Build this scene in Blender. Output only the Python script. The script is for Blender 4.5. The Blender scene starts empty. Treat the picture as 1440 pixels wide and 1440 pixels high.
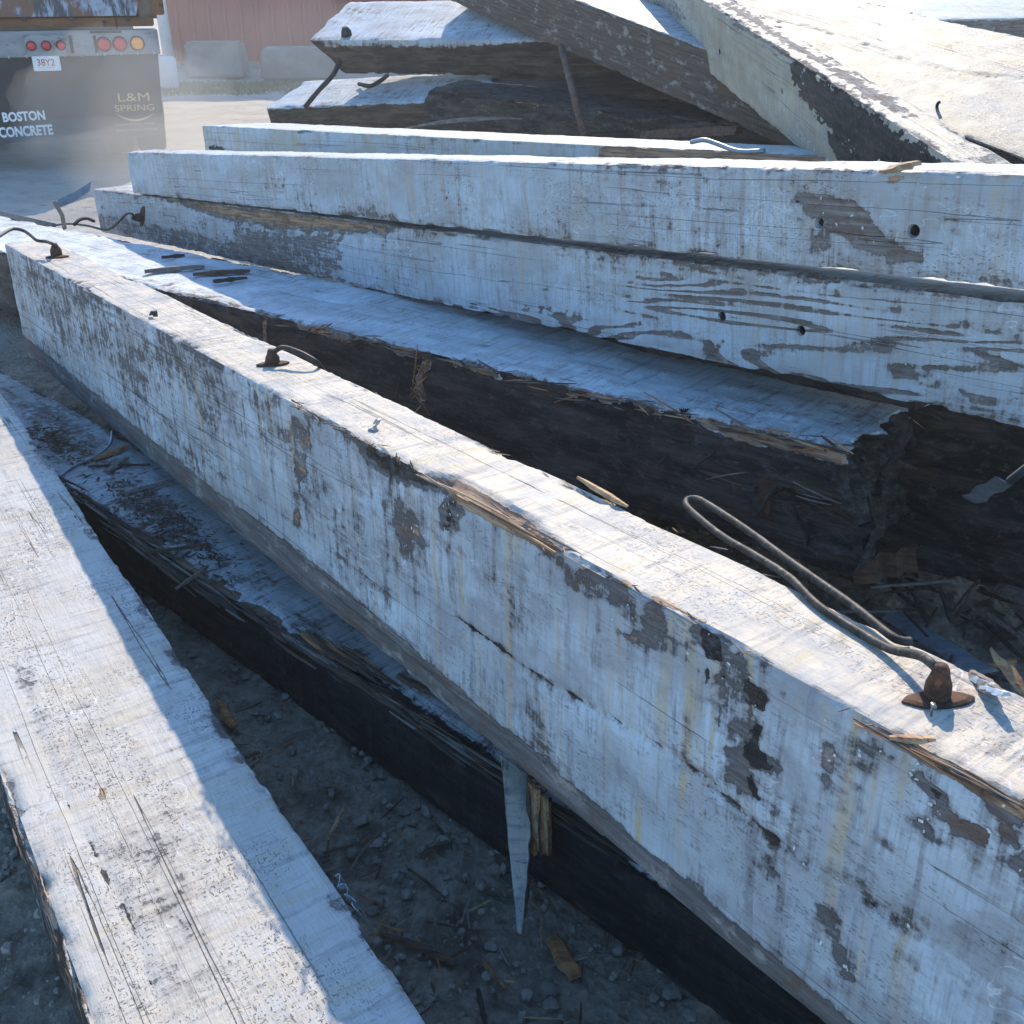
import bpy, bmesh, math, random
import numpy as np
from mathutils import Vector, Matrix

random.seed(7)
rng = np.random.default_rng(11)
SC = bpy.context.scene
COL = SC.collection
R_ = math.radians

# ---------------------------------------------------------------- camera
PITCH = 0.47249          # downward tilt of the camera
FOC = 1477.24            # focal length in pixels of a 1440 px square frame
CAM_H = 1.6
cd = bpy.data.cameras.new('camera')
cd.sensor_fit = 'HORIZONTAL'; cd.sensor_width = 36.0
cd.lens = 36.0 * FOC / 1440.0
cd.clip_start = 0.05; cd.clip_end = 500
cam = bpy.data.objects.new('camera', cd); COL.objects.link(cam)
cam.location = (0, 0, CAM_H); cam.rotation_euler = (math.pi/2 - PITCH, 0, 0)
SC.camera = cam

# ---------------------------------------------------------------- light
SUN_AZ, SUN_EL = 8.0, 37.0      # azimuth from +Y towards +X
W = bpy.data.worlds.new('World'); SC.world = W; W.use_nodes = True
wn = W.node_tree.nodes; wl = W.node_tree.links
sky = wn.new('ShaderNodeTexSky'); sky.sky_type = 'NISHITA'; sky.sun_disc = False
sky.sun_elevation = R_(SUN_EL); sky.sun_rotation = R_(SUN_AZ)
sky.dust_density = 0.4; sky.air_density = 1.1; sky.ozone_density = 3.0
bg = wn['Background']; bg.inputs['Strength'].default_value = 0.15
hs = wn.new('ShaderNodeHueSaturation'); hs.inputs['Saturation'].default_value = 1.22     # clear deep blue sky
wl.new(sky.outputs[0], hs.inputs['Color']); wl.new(hs.outputs[0], bg.inputs['Color'])
sd = bpy.data.lights.new('sun', 'SUN'); sd.energy = 2.8; sd.angle = R_(0.53); sd.color = (1.0, 0.87, 0.68)
sun = bpy.data.objects.new('sun', sd); COL.objects.link(sun)
_d = Vector((math.sin(R_(SUN_AZ))*math.cos(R_(SUN_EL)), math.cos(R_(SUN_AZ))*math.cos(R_(SUN_EL)), math.sin(R_(SUN_EL))))
sun.rotation_euler = _d.to_track_quat('Z', 'Y').to_euler(); sun.location = _d*40
SC.view_settings.view_transform = 'Standard'; SC.view_settings.look = 'None'
SC.view_settings.gamma = 1; SC.view_settings.use_curve_mapping = False
SC.view_settings.exposure = 1.27

# ---------------------------------------------------------------- geometry of the photograph
def ray(u, v):
    a = (u-720)/FOC; c = (720-v)/FOC
    return np.array([a, math.cos(PITCH)+c*math.sin(PITCH), -math.sin(PITCH)+c*math.cos(PITCH)])
C0 = np.array([0, 0, CAM_H])
def at_z(u, v, z):
    r = ray(u, v); return C0 + r*(z-CAM_H)/r[2]
def at_y(u, v, y):
    r = ray(u, v); return C0 + r*y/r[1]
def rot3(yaw, pitch, roll):
    cy, sy = math.cos(yaw), math.sin(yaw); cp, sp = math.cos(pitch), math.sin(pitch); cr, sr = math.cos(roll), math.sin(roll)
    return np.array([[cy,-sy,0],[sy,cy,0],[0,0,1]]) @ np.array([[cp,0,sp],[0,1,0],[-sp,0,cp]]) @ np.array([[1,0,0],[0,cr,-sr],[0,sr,cr]])

# centre line start x, y, z, yaw, pitch, roll, width, height, length  (solved from the photograph's edges)
BEAMS = {
    'F': (-2.0745, 3.5279, 0.1805, -0.9773, 0.0095, -0.0002, 0.3936, 0.2993, 4.0000),
    'B': (-2.0594, 3.7928, 0.0998, -0.7712, 0.0005, -0.0114, 0.3227, 0.2011, 4.6000),
    'A': (-1.9596, 4.2747, 0.4087, -0.9409, -0.0576, -0.0249, 0.1747, 0.4631, 4.0000),
    'C': (-2.0342, 5.0556, 0.2717, -0.7185, -0.0456, -0.0012, 0.5500, 0.3272, 4.0000),
    'D': (-2.3705, 6.5893, 0.3320, -0.9046, -0.1003, 0.0027, 0.3500, 0.2528, 4.0000),
    'E': (-1.9284, 5.9679, 0.6512, -0.9055, -0.1046, 0.0027, 0.3300, 0.2150, 6.0000),
    'G': (-1.8669, 6.9861, 0.5890, -0.7620, -0.0579, -0.0060, -0.0246, 0.3300, 6.0000),
    'H': (-1.5797, 7.9832, 0.7697, -0.4994, -0.0816, 0.2793, 0.5119, 0.1731, 5.0000),
    'I': (-1.1130, 7.8509, 1.2228, -0.3867, -0.0186, 0.3645, 0.6121, 0.2275, 5.0000),
    'J': (-0.2305, 7.7095, 1.5986, -0.9556, 0.1930, 0.0423, 0.3988, 0.2820, 5.0000),
    'K': (0.7516, 7.4899, 1.6048, -1.4385, 0.1443, 0.1866, 0.0873, 0.3368, 3.4498),
    'L': (1.1873, 6.8573, 1.3386, -1.3303, 0.0873, 0.2890, 0.7137, 0.3060, 3.4000),
}
def start(n, ds, L, w=None, h=None):
    b = list(BEAMS[n]); R = rot3(*b[3:6]); p = np.array(b[:3]) + R[:,0]*ds
    if w: p = p + R[:,1]*(w-b[6])/2; b[6] = w
    if h: p = p - R[:,2]*(h-b[7])/2; b[7] = h
    b[:3] = list(p); b[8] = L; BEAMS[n] = tuple(b)
start('F', -0.5, 4.9); start('B', -0.3, 5.0); start('A', 0, 5.7); start('C', -1.35, 5.33, w=0.49)
start('D', 0, 6.0); start('E', 0, 5.6, w=0.17)
start('G', 0, 5.0, w=0.30); start('H', 0, 3.6, h=0.2)
start('I', 0, 3.2); start('J', 0, 4.2); start('K', -0.6, 5.7, w=0.125); start('L', -0.8, 5.2)
# two more timbers whose edges are mostly hidden
def two_point(a, b, roll, w, h, L, edge=(-.5, .5)):
    a = np.array(a); b = np.array(b); d = (b-a)/np.linalg.norm(b-a)
    yaw = math.atan2(d[1], d[0]); pitch = -math.asin(d[2]); R = rot3(yaw, pitch, roll)
    p = a - R[:,1]*edge[0]*w - R[:,2]*edge[1]*h
    return (*p, yaw, pitch, roll, w, h, L)
BEAMS['M'] = two_point(at_y(1200, 29, 6.3), at_y(1440, 24, 6.6), R_(12), .6, .2, 3.0)
BEAMS['N'] = two_point(at_y(600, 128, 7.1), at_y(1060, 178, 5.6), R_(8), .35, .34, 3.0)
def under(n, s0, L, w, h, dy, gap=.004):      # a timber lying straight under another
    b = BEAMS[n]; R = rot3(*b[3:6]); p = np.array(b[:3])+R[:,0]*s0+R[:,1]*dy-R[:,2]*(b[7]/2+h/2+gap); return (*p, *b[3:6], w, h, L)
def beside(n, s0, L, w, h, dy, dz, dyaw=0.0):
    b = BEAMS[n]; R = rot3(*b[3:6]); p = np.array(b[:3])+R[:,0]*s0+R[:,1]*dy+R[:,2]*dz; return (*p, b[3]+dyaw, *b[4:6], w, h, L)
BEAMS['P'] = beside('C', 4.3, 3.0, .28, .55, .49/2+.17, -.08); BEAMS['R'] = under('D', 3.6, 1.8, .17, .075, .085)  # black timbers added: P darkens the hollow, R blocks sun leaking under D

FACE = {'front': (1, -1), 'back': (1, 1), 'top': (2, 1), 'bottom': (2, -1)}
def on(n, face, u, v, h=0.0):
    """local coordinates on a timber's face of the point seen at u, v (h = height over that face)"""
    b = BEAMS[n]; R = rot3(*b[3:6]); o = np.array(b[:3]); r = ray(u, v)
    if face == 'right':
        nn = R[:,0]; off = b[8]
    elif face == 'left':
        nn = R[:,0]; off = 0.0
    else:
        k, s = FACE[face]; nn = R[:,k]; off = s*(b[6] if k == 1 else b[7])/2 + s*h
    t = ((o+nn*off-C0) @ nn)/(r @ nn); return R.T @ (C0+t*r-o)
def world_of(n, p):
    b = BEAMS[n]; return np.array(b[:3]) + rot3(*b[3:6]) @ np.array(p)

# ---------------------------------------------------------------- numpy noise
def _hash(ix, iy, iz, seed):
    with np.errstate(over='ignore'):
        h = (ix.astype(np.uint32)*np.uint32(374761393) + iy.astype(np.uint32)*np.uint32(668265263) + iz.astype(np.uint32)*np.uint32(2147483647) + np.uint32((seed*974711) & 0xffffffff))
        h = (h ^ (h >> np.uint32(13)))*np.uint32(1274126177); h = h ^ (h >> np.uint32(16))
        h = h*np.uint32(2654435761); h = h ^ (h >> np.uint32(15))
    return (h & np.uint32(0xffffff)).astype(np.float64)/0xffffff
def vnoise(P, seed=0):
    I = np.floor(P).astype(np.int64); F = P-I; F = F*F*(3-2*F); o = 0
    for dx in (0, 1):
        for dy in (0, 1):
            for dz in (0, 1):
                w = (F[:,0] if dx else 1-F[:,0])*(F[:,1] if dy else 1-F[:,1])*(F[:,2] if dz else 1-F[:,2])
                o = o + w*_hash(I[:,0]+dx, I[:,1]+dy, I[:,2]+dz, seed)
    return o
def fbm(P, sc, oct=3, seed=0, gain=.5):
    P = P*np.array(sc); a = 1.0; t = 0; o = 0
    for k in range(oct):
        o = o + a*vnoise(P*(2.03**k)+17.3*k, seed+k); t += a; a *= gain
    return o/t
def sstep(x, a, b):
    t = np.clip((x-a)/(b-a), 0, 1); return t*t*(3-2*t)

# ---------------------------------------------------------------- object helpers
def tag(o, label=None, cat=None, group=None, kind=None):
    if label: o['label'] = label
    if cat: o['category'] = cat
    if group: o['group'] = group
    if kind: o['kind'] = kind
    return o
def link(name, me, parent=None):
    o = bpy.data.objects.new(name, me); COL.objects.link(o)
    if parent is not None: o.parent = parent
    return o
def mesh(name, V, F, mat=None, smooth=False):
    me = bpy.data.meshes.new(name); me.from_pydata([tuple(map(float, v)) for v in V], [], F); me.update()
    if mat: me.materials.append(mat)
    if smooth:
        me.polygons.foreach_set('use_smooth', [True]*len(me.polygons))
    return me
def obj(name, V, F, mat, parent=None, smooth=False): return link(name, mesh(name, V, F, mat, smooth), parent)
def bm_obj(name, bm, mat, parent=None, smooth=False):
    me = bpy.data.meshes.new(name); bm.to_mesh(me); bm.free(); me.materials.append(mat)
    if smooth: me.polygons.foreach_set('use_smooth', [True]*len(me.polygons))
    return link(name, me, parent)
def add_box(bm, lo, hi, bev=0.0, M=None):
    g = bmesh.ops.create_cube(bm, size=1)['verts']
    for v in g:
        v.co = Vector([lo[i]+(v.co[i]+.5)*(hi[i]-lo[i]) for i in range(3)])
    if bev:
        es = list({e for v in g for e in v.link_edges})
        r = bmesh.ops.bevel(bm, geom=es, offset=bev, segments=2, affect='EDGES'); g = list({v for v in r['verts']} | {v for v in g if v.is_valid})
    if M is not None:
        for v in g: v.co = M @ v.co
    return g
def catmull(pts, n=8):
    P = [np.array(p, float) for p in pts]; P = [2*P[0]-P[1]] + P + [2*P[-1]-P[-2]]; out = []
    for i in range(1, len(P)-2):
        for t in np.linspace(0, 1, n, endpoint=False):
            a, b, c, d = P[i-1:i+3]
            out.append(.5*((2*b)+(c-a)*t+(2*a-5*b+4*c-d)*t*t+(3*b-a-3*c+d)*t**3))
    out.append(P[-2]); return out
def tube_data(pts, rad, sides=8, wob=0.0):
    P = [np.array(p, float) for p in pts]; V = []; F = []; up = np.array([.13, .21, .97])
    prev = None
    for i, p in enumerate(P):
        t = P[min(i+1, len(P)-1)]-P[max(i-1, 0)]; t = t/(np.linalg.norm(t)+1e-12)
        a = prev if prev is not None else up
        x = a-t*(a@t); x /= np.linalg.norm(x)+1e-12; prev = x; y = np.cross(t, x)
        r = (rad[i] if hasattr(rad, '__len__') else rad)
        for k in range(sides):
            an = 2*math.pi*k/sides; rr = r*(1+wob*(random.random()-.5)); V.append(p+rr*(math.cos(an)*x+math.sin(an)*y))
    n = len(P)
    for i in range(n-1):
        for k in range(sides):
            F.append((i*sides+k, i*sides+(k+1) % sides, (i+1)*sides+(k+1) % sides, (i+1)*sides+k))
    F.append(tuple(range(sides))[::-1]); F.append(tuple((n-1)*sides+k for k in range(sides)))
    return V, F
def tube(name, pts, rad, mat, parent=None, sides=8, wob=0.0, smooth=True):
    return obj(name, *tube_data(pts, rad, sides, wob), mat, parent, smooth)

# ---------------------------------------------------------------- materials
class NT:
    def __init__(s, name):
        s.m = bpy.data.materials.new(name); s.m.use_nodes = True; s.t = s.m.node_tree; s.n = s.t.nodes; s.l = s.t.links
        s.n.clear(); s.out = s.n.new('ShaderNodeOutputMaterial')
    def put(s, sock, v):
        if isinstance(v, bpy.types.NodeSocket): s.l.new(v, sock)
        elif v is not None:
            if isinstance(v, tuple) and len(v) == 3 and sock.type == 'RGBA': v = (*v, 1)
            sock.default_value = v
    def mth(s, op, a, b=None, c=None, clamp=False):
        n = s.n.new('ShaderNodeMath'); n.operation = op; n.use_clamp = clamp
        for i, v in enumerate((a, b, c)):
            if v is not None: s.put(n.inputs[i], v)
        return n.outputs[0]
    def add(s, *a):
        r = a[0]
        for x in a[1:]: r = s.mth('ADD', r, x)
        return r
    def mul(s, a, b): return s.mth('MULTIPLY', a, b)
    def vec(s, v, k, off=None):
        n = s.n.new('ShaderNodeVectorMath'); n.operation = 'MULTIPLY'; s.put(n.inputs[0], v); n.inputs[1].default_value = k; return n.outputs[0]
    def vadd(s, a, b):
        n = s.n.new('ShaderNodeVectorMath'); n.operation = 'ADD'; s.put(n.inputs[0], a); s.put(n.inputs[1], b); return n.outputs[0]
    def noise(s, v, k=(1, 1, 1), det=2.0, rough=.5, dist=0.0):
        n = s.n.new('ShaderNodeTexNoise'); s.put(n.inputs['Vector'], s.vec(v, k)); n.inputs['Scale'].default_value = 1
        n.inputs['Detail'].default_value = det; n.inputs['Roughness'].default_value = rough; n.inputs['Distortion'].default_value = dist
        return n.outputs['Fac']
    def voro(s, v, k=(1, 1, 1), feat='F1', out='Distance'):
        n = s.n.new('ShaderNodeTexVoronoi'); n.feature = feat; s.put(n.inputs['Vector'], s.vec(v, k)); n.inputs['Scale'].default_value = 1; return n.outputs[out]
    def ss(s, x, a, b, lo=0.0, hi=1.0):
        n = s.n.new('ShaderNodeMapRange'); n.interpolation_type = 'SMOOTHSTEP'; s.put(n.inputs[0], x)
        n.inputs[1].default_value = a; n.inputs[2].default_value = b; n.inputs[3].default_value = lo; n.inputs[4].default_value = hi; return n.outputs[0]
    def mix(s, f, a, b, mode='MIX'):
        n = s.n.new('ShaderNodeMix'); n.data_type = 'RGBA'; n.blend_type = mode; n.clamp_factor = True
        s.put(n.inputs['Factor'], f); s.put(n.inputs[6], a); s.put(n.inputs[7], b); return n.outputs[2]
    def fmix(s, f, a, b):
        n = s.n.new('ShaderNodeMix'); n.data_type = 'FLOAT'; s.put(n.inputs['Factor'], f); s.put(n.inputs[2], a); s.put(n.inputs[3], b); return n.outputs[0]
    def objco(s, rand=True):
        n = s.n.new('ShaderNodeTexCoord'); v = n.outputs['Object']
        if rand:
            i = s.n.new('ShaderNodeObjectInfo'); v = s.vadd(v, s.vec(i.outputs['Random'], (31.7, 17.3, 23.9)))
        return v
    def top(s):
        n = s.n.new('ShaderNodeTexCoord'); x = s.n.new('ShaderNodeSeparateXYZ'); s.l.new(n.outputs['Normal'], x.inputs[0])
        return s.ss(s.mth('ABSOLUTE', x.outputs[2]), .6, .8)
    def attr(s, name):
        n = s.n.new('ShaderNodeAttribute'); n.attribute_name = name; x = s.n.new('ShaderNodeSeparateColor'); s.l.new(n.outputs['Color'], x.inputs[0])
        return x.outputs[0], x.outputs[1], x.outputs[2], n.outputs['Alpha']
    def bsdf(s, col, rough=.8, bump=None, dist=.003, strength=1.0, metal=0.0, spec=.3):
        b = s.n.new('ShaderNodeBsdfPrincipled'); s.put(b.inputs['Base Color'], col); s.put(b.inputs['Roughness'], rough)
        s.put(b.inputs['Metallic'], metal); b.inputs['Specular IOR Level'].default_value = spec
        if bump is not None:
            n = s.n.new('ShaderNodeBump'); n.inputs['Distance'].default_value = dist; n.inputs['Strength'].default_value = strength
            s.put(n.inputs['Height'], bump); s.l.new(n.outputs[0], b.inputs['Normal'])
        s.l.new(b.outputs[0], s.out.inputs['Surface']); return s.m

def timber_mat(name, paint=(.45,.525,.60), paint2=(.335,.36,.385), wood=(.265,.245,.235), wood2=(.12,.105,.098),
               raw=(.40,.265,.17), raw2=(.17,.105,.07), peel=.52, rings=.15, streak=.32, spot=.5, specks=.5, cracks=.5,
               stain=.4, dirt=.5, ringscale=1.0, dark=(.014,.013,.013), dark2=(.062,.050,.042), dust=.4, cross=0.0, topc=None, topmix=.6, toppeel=0.0):
    s = NT(name); P = s.objco(); top = s.top(); Rr, G, B, A = s.attr('wear')
    fib = s.noise(P, (7, 150, 150), 3, .6)
    wav = s.noise(P, (.85*ringscale, 10*ringscale, 10*ringscale), 1.6, .4, .5)
    ring = s.mth('MULTIPLY_ADD', s.mth('SINE', s.mul(wav, 82)), .5, .5)
    spt = s.noise(P, (16, 24, 24), 6, .70)
    flk = s.noise(P, (58, 80, 80), 4, .7)
    big = s.noise(P, (2.2, 4.5, 4.5), 3, .55)
    st_side = s.noise(P, (48, 48, 5), 4, .62); st_top = s.noise(P, (60, 5, 60), 4, .62)
    stk = s.fmix(top, st_side, st_top)
    fine = s.fmix(top, s.noise(P, (190, 190, 11), 3, .6), s.noise(P, (170, 12, 170), 3, .6))
    val = s.add(s.mul(spt, spot), s.mul(stk, streak), s.mul(s.add(fib, -.5), .12), s.mul(s.add(flk, -.5), .26), s.mul(s.add(fine, -.5), .14),
                s.mul(s.mul(s.add(ring, -.5), rings), s.mth('MULTIPLY_ADD', A, 1.6, .12)), s.mul(s.add(big, -.5), .36), s.mul(Rr, .42), s.mul(top, toppeel))
    pm = s.ss(val, peel-.008, peel+.05)
    rim = s.mul(s.ss(val, peel-.022, peel-.002), .5)           # dirt caught under the paint's edge
    thin = s.mul(s.ss(val, peel-.13, peel), .72)               # paint rubbed thin round the bare spots
    sp1 = s.ss(s.noise(P, (110, 320, 320), 2, .5), .62, .68); sp2 = s.ss(s.noise(P, (320, 95, 320), 2, .5), .63, .69)
    gate = s.ss(s.noise(P, (5, 9, 9), 3, .6), .42, .62)
    spk = s.mul(s.mul(s.mth('MAXIMUM', sp1, s.mul(sp2, top)), gate), specks)
    cr = s.ss(s.mth('ABSOLUTE', s.add(s.noise(P, (.32, 22, 22), 2.5, .5, .1), -.5)), .0055, .0025)
    cr = s.mul(s.mul(cr, s.ss(s.noise(P, (.7, 8, 8), 2), .46, .54)), cracks)
    ptone = s.ss(s.noise(P, (3.5, 6, 6), 4, .6), .32, .68)
    pc = s.mix(ptone, paint2, paint)
    if topc: pc = s.mix(s.mul(top, topmix), pc, topc)
    pc = s.mix(s.mul(s.ss(fine, .48, .64), .55), pc, paint2); pc = s.mix(s.mul(s.ss(stk, .52, .66), .5), pc, wood)
    rust = s.mul(s.mul(s.ss(s.noise(s.vadd(P, (5.3, 2.1, 8.8)), (22, 22, 4), 4, .65), .56, .68), s.ss(big, .50, .58)), .6*stain); pc = s.mix(rust, pc, (.23,.115,.055))
    drip = s.mul(s.ss(s.fmix(top, s.noise(P, (30, 30, 2.2), 3, .6), s.noise(P, (26, 3, 26), 3, .6)), .52, .68), stain)
    pc = s.mix(drip, pc, (.44,.36,.23))
    film = s.mul(s.ss(s.noise(P, (9, 12, 12), 5, .7), .44, .66), dirt)
    pc = s.mix(film, pc, s.mix(.5, wood, paint2))
    scr = s.mul(s.ss(s.mth('ABSOLUTE', s.add(s.noise(s.vadd(P, (3.1, 7.7, 1.3)), (9, 9, 14), 2.0, .45, .6), -.5)), .006, .003), s.ss(big, .48, .56))
    pc = s.mix(s.mul(scr, .5), pc, (.66,.67,.68))              # pale scuff lines
    wn_ = s.noise(P, (10, 16, 16), 5, .7)
    wc = s.mix(s.ss(fib, .3, .7), wood2, wood); wc = s.mix(s.mul(ring, .6), wc, wood2)
    wc = s.mix(s.mul(s.ss(wn_, .52, .66), .75), wc, (.115,.072,.05)); wc = s.mix(s.mul(s.ss(wn_, .46, .34), .6), wc, (.36,.33,.30)); wc = s.mix(s.mul(s.ss(flk, .58, .68), .7), wc, (.06,.05,.045))
    pc = s.mix(thin, pc, wood); pc = s.mix(rim, pc, wood2)
    col = s.mix(pm, pc, wc)
    col = s.mix(s.mul(spk, .85), col, (.10,.082,.07))
    f2 = s.noise(P, (5, 90, 90), 4, .65)
    rm = s.ss(s.add(B, s.mul(s.add(spt, -.5), .55), s.mul(s.add(flk, -.5), .35)), .42, .50)
    col = s.mix(rm, col, s.mix(s.mul(s.ss(wn_, .5, .66), .6), s.mix(s.ss(f2, .36, .60), raw2, raw), (.10,.055,.035)))
    dm = s.ss(s.add(G, s.mul(s.add(spt, -.5), .75), s.mul(s.add(stk, -.5), .35), s.mul(s.add(flk, -.5), .4)), .43, .54)
    fl = s.mul(s.ss(s.noise(P, (24, 40, 40), 5, .75), .52, .70), dust)
    dc = s.mix(s.ss(s.noise(P, (5, 26, 26), 5, .72), .38, .64), dark, dark2); dc = s.mix(s.mul(s.ss(fib, .48, .66), .5), dc, dark)
    dc = s.mix(fl, dc, (.15,.145,.14)); dc = s.mix(s.mul(s.ss(s.noise(P, (3, 9, 9), 4, .65), .58, .70), .7), dc, (.13,.085,.055))
    col = s.mix(dm, col, dc)
    col = s.mix(s.mul(cr, .9), col, (.03,.025,.02))
    if cross: col = s.mix(s.mul(s.mul(s.ss(s.noise(P, (42, 1.6, 42), 3, .6), .54, .68), top), cross), col, (.40,.34,.25))
    hgt = s.add(s.mul(fib, .35), s.mul(pm, -.55), s.mul(spt, .35), s.mul(flk, .3), s.mul(cr, -2.0), s.mul(spk, -.5), s.mul(s.mul(rm, f2), .9), s.mul(s.mul(dm, s.add(spt, s.mul(flk, .8))), 1.1))
    return s.bsdf(col, s.fmix(pm, .62, .85), hgt, .004, 1.0, spec=.28)

def simple_mat(name, c1, c2, k=(8, 8, 8), rough=.75, metal=0.0, bump=.002, c3=None, det=5, lo=.35, hi=.65, spec=.35):
    s = NT(name); P = s.objco(); n = s.noise(P, k, det, .65); col = s.mix(s.ss(n, lo, hi), c1, c2)
    if c3: col = s.mix(s.ss(s.noise(P, tuple(2.7*x for x in k), 4, .7), .55, .68), col, c3)
    return s.bsdf(col, rough, n, bump, .8, metal, spec)

MT_A = timber_mat('white_paint_over_weathered_timber', wood=(.175,.168,.172), wood2=(.085,.080,.082), paint2=(.315,.345,.38), peel=.515, rings=.05, streak=.31, spot=.52, stain=.8, dirt=.7, topc=(.53,.44,.33), topmix=.9, toppeel=-.06)
MT_F = timber_mat('chalky_paint_with_fine_checks', paint=(.47,.50,.535), paint2=(.41,.38,.335), peel=.545, rings=.05, streak=.30, specks=1.0, cracks=1.0, stain=.3, dirt=.3, cross=.35, topc=(.49,.44,.375), topmix=.5)
MT_D = timber_mat('white_paint_worn_along_the_grain', peel=.50, rings=.34, streak=.24, stain=.40, dirt=.55)
MT_E = timber_mat('scuffed_white_paint', peel=.52, rings=.22, streak=.26, stain=.45, dirt=.6, specks=.7)
MT_G = timber_mat('bluish_white_paint', paint=(.43,.51,.58), paint2=(.39,.40,.36), peel=.55, stain=.7, streak=.25)
MT_C = timber_mat('tarred_timber_with_painted_top', paint=(.62,.66,.69), paint2=(.48,.50,.51), peel=.515, rings=.05, streak=.26, specks=1.0, stain=.3, dirt=.5, dust=.6, dark2=(.082,.066,.056))
MT_B = timber_mat('tarred_timber_with_worn_top', paint=(.46,.49,.51), paint2=(.34,.33,.31), peel=.48, rings=.08, streak=.34, specks=.9, stain=.25, dirt=.7, raw=(.20,.125,.075), raw2=(.06,.04,.028), dust=.2, dark=(.012,.011,.011), dark2=(.040,.032,.028))
MT_K = timber_mat('yellowed_paint', paint=(.44,.42,.345), paint2=(.29,.26,.20), peel=.52, rings=.04, streak=.2, stain=.5, dirt=.5, specks=.4)
MT_J = timber_mat('grey_brown_bare_timber', wood=(.15,.118,.095), wood2=(.07,.054,.045), peel=.55, streak=.3, dark=(.04,.031,.026), dark2=(.12,.088,.066), dust=.12)
MT_L = timber_mat('wrinkled_paint_shade_tinted', paint=(.115,.155,.20), paint2=(.17,.148,.118), peel=.515, rings=.06, streak=.24, specks=1.0, cracks=.8, stain=.45, dirt=.35)  # paint darkened and blued so the sunlit slab looks shaded

# ---------------------------------------------------------------- timbers
def poly_sd(Q, poly):
    poly = np.array(poly, float); n = len(poly); d = np.full(len(Q), 1e9); inside = np.zeros(len(Q), bool)
    for i in range(n):
        a = poly[i]; b = poly[(i+1) % n]; e = b-a; w = Q-a
        t = np.clip((w@e)/max(e@e, 1e-12), 0, 1); d = np.minimum(d, np.linalg.norm(w-t[:,None]*e, axis=1))
        c = ((a[1] > Q[:,1]) != (b[1] > Q[:,1]))
        with np.errstate(divide='ignore', invalid='ignore'):
            xi = (b[0]-a[0])*(Q[:,1]-a[1])/(b[1]-a[1])+a[0]
        inside ^= c & (Q[:,0] < xi)
    return np.where(inside, -d, d)
def line_d(Q, pts):
    d = np.full(len(Q), 1e9)
    for a, b in zip(pts[:-1], pts[1:]):
        e = b-a; w = Q-a; t = np.clip((w@e)/max(e@e, 1e-12), 0, 1); d = np.minimum(d, np.linalg.norm(w-t[:,None]*e, axis=1))
    return d
AXES = {'front': (0, 2), 'back': (0, 2), 'top': (0, 1), 'bottom': (0, 1), 'right': (1, 2), 'left': (1, 2)}
CH = {'peel': 0, 'dark': 1, 'raw': 2, 'ring': 3}

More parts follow.
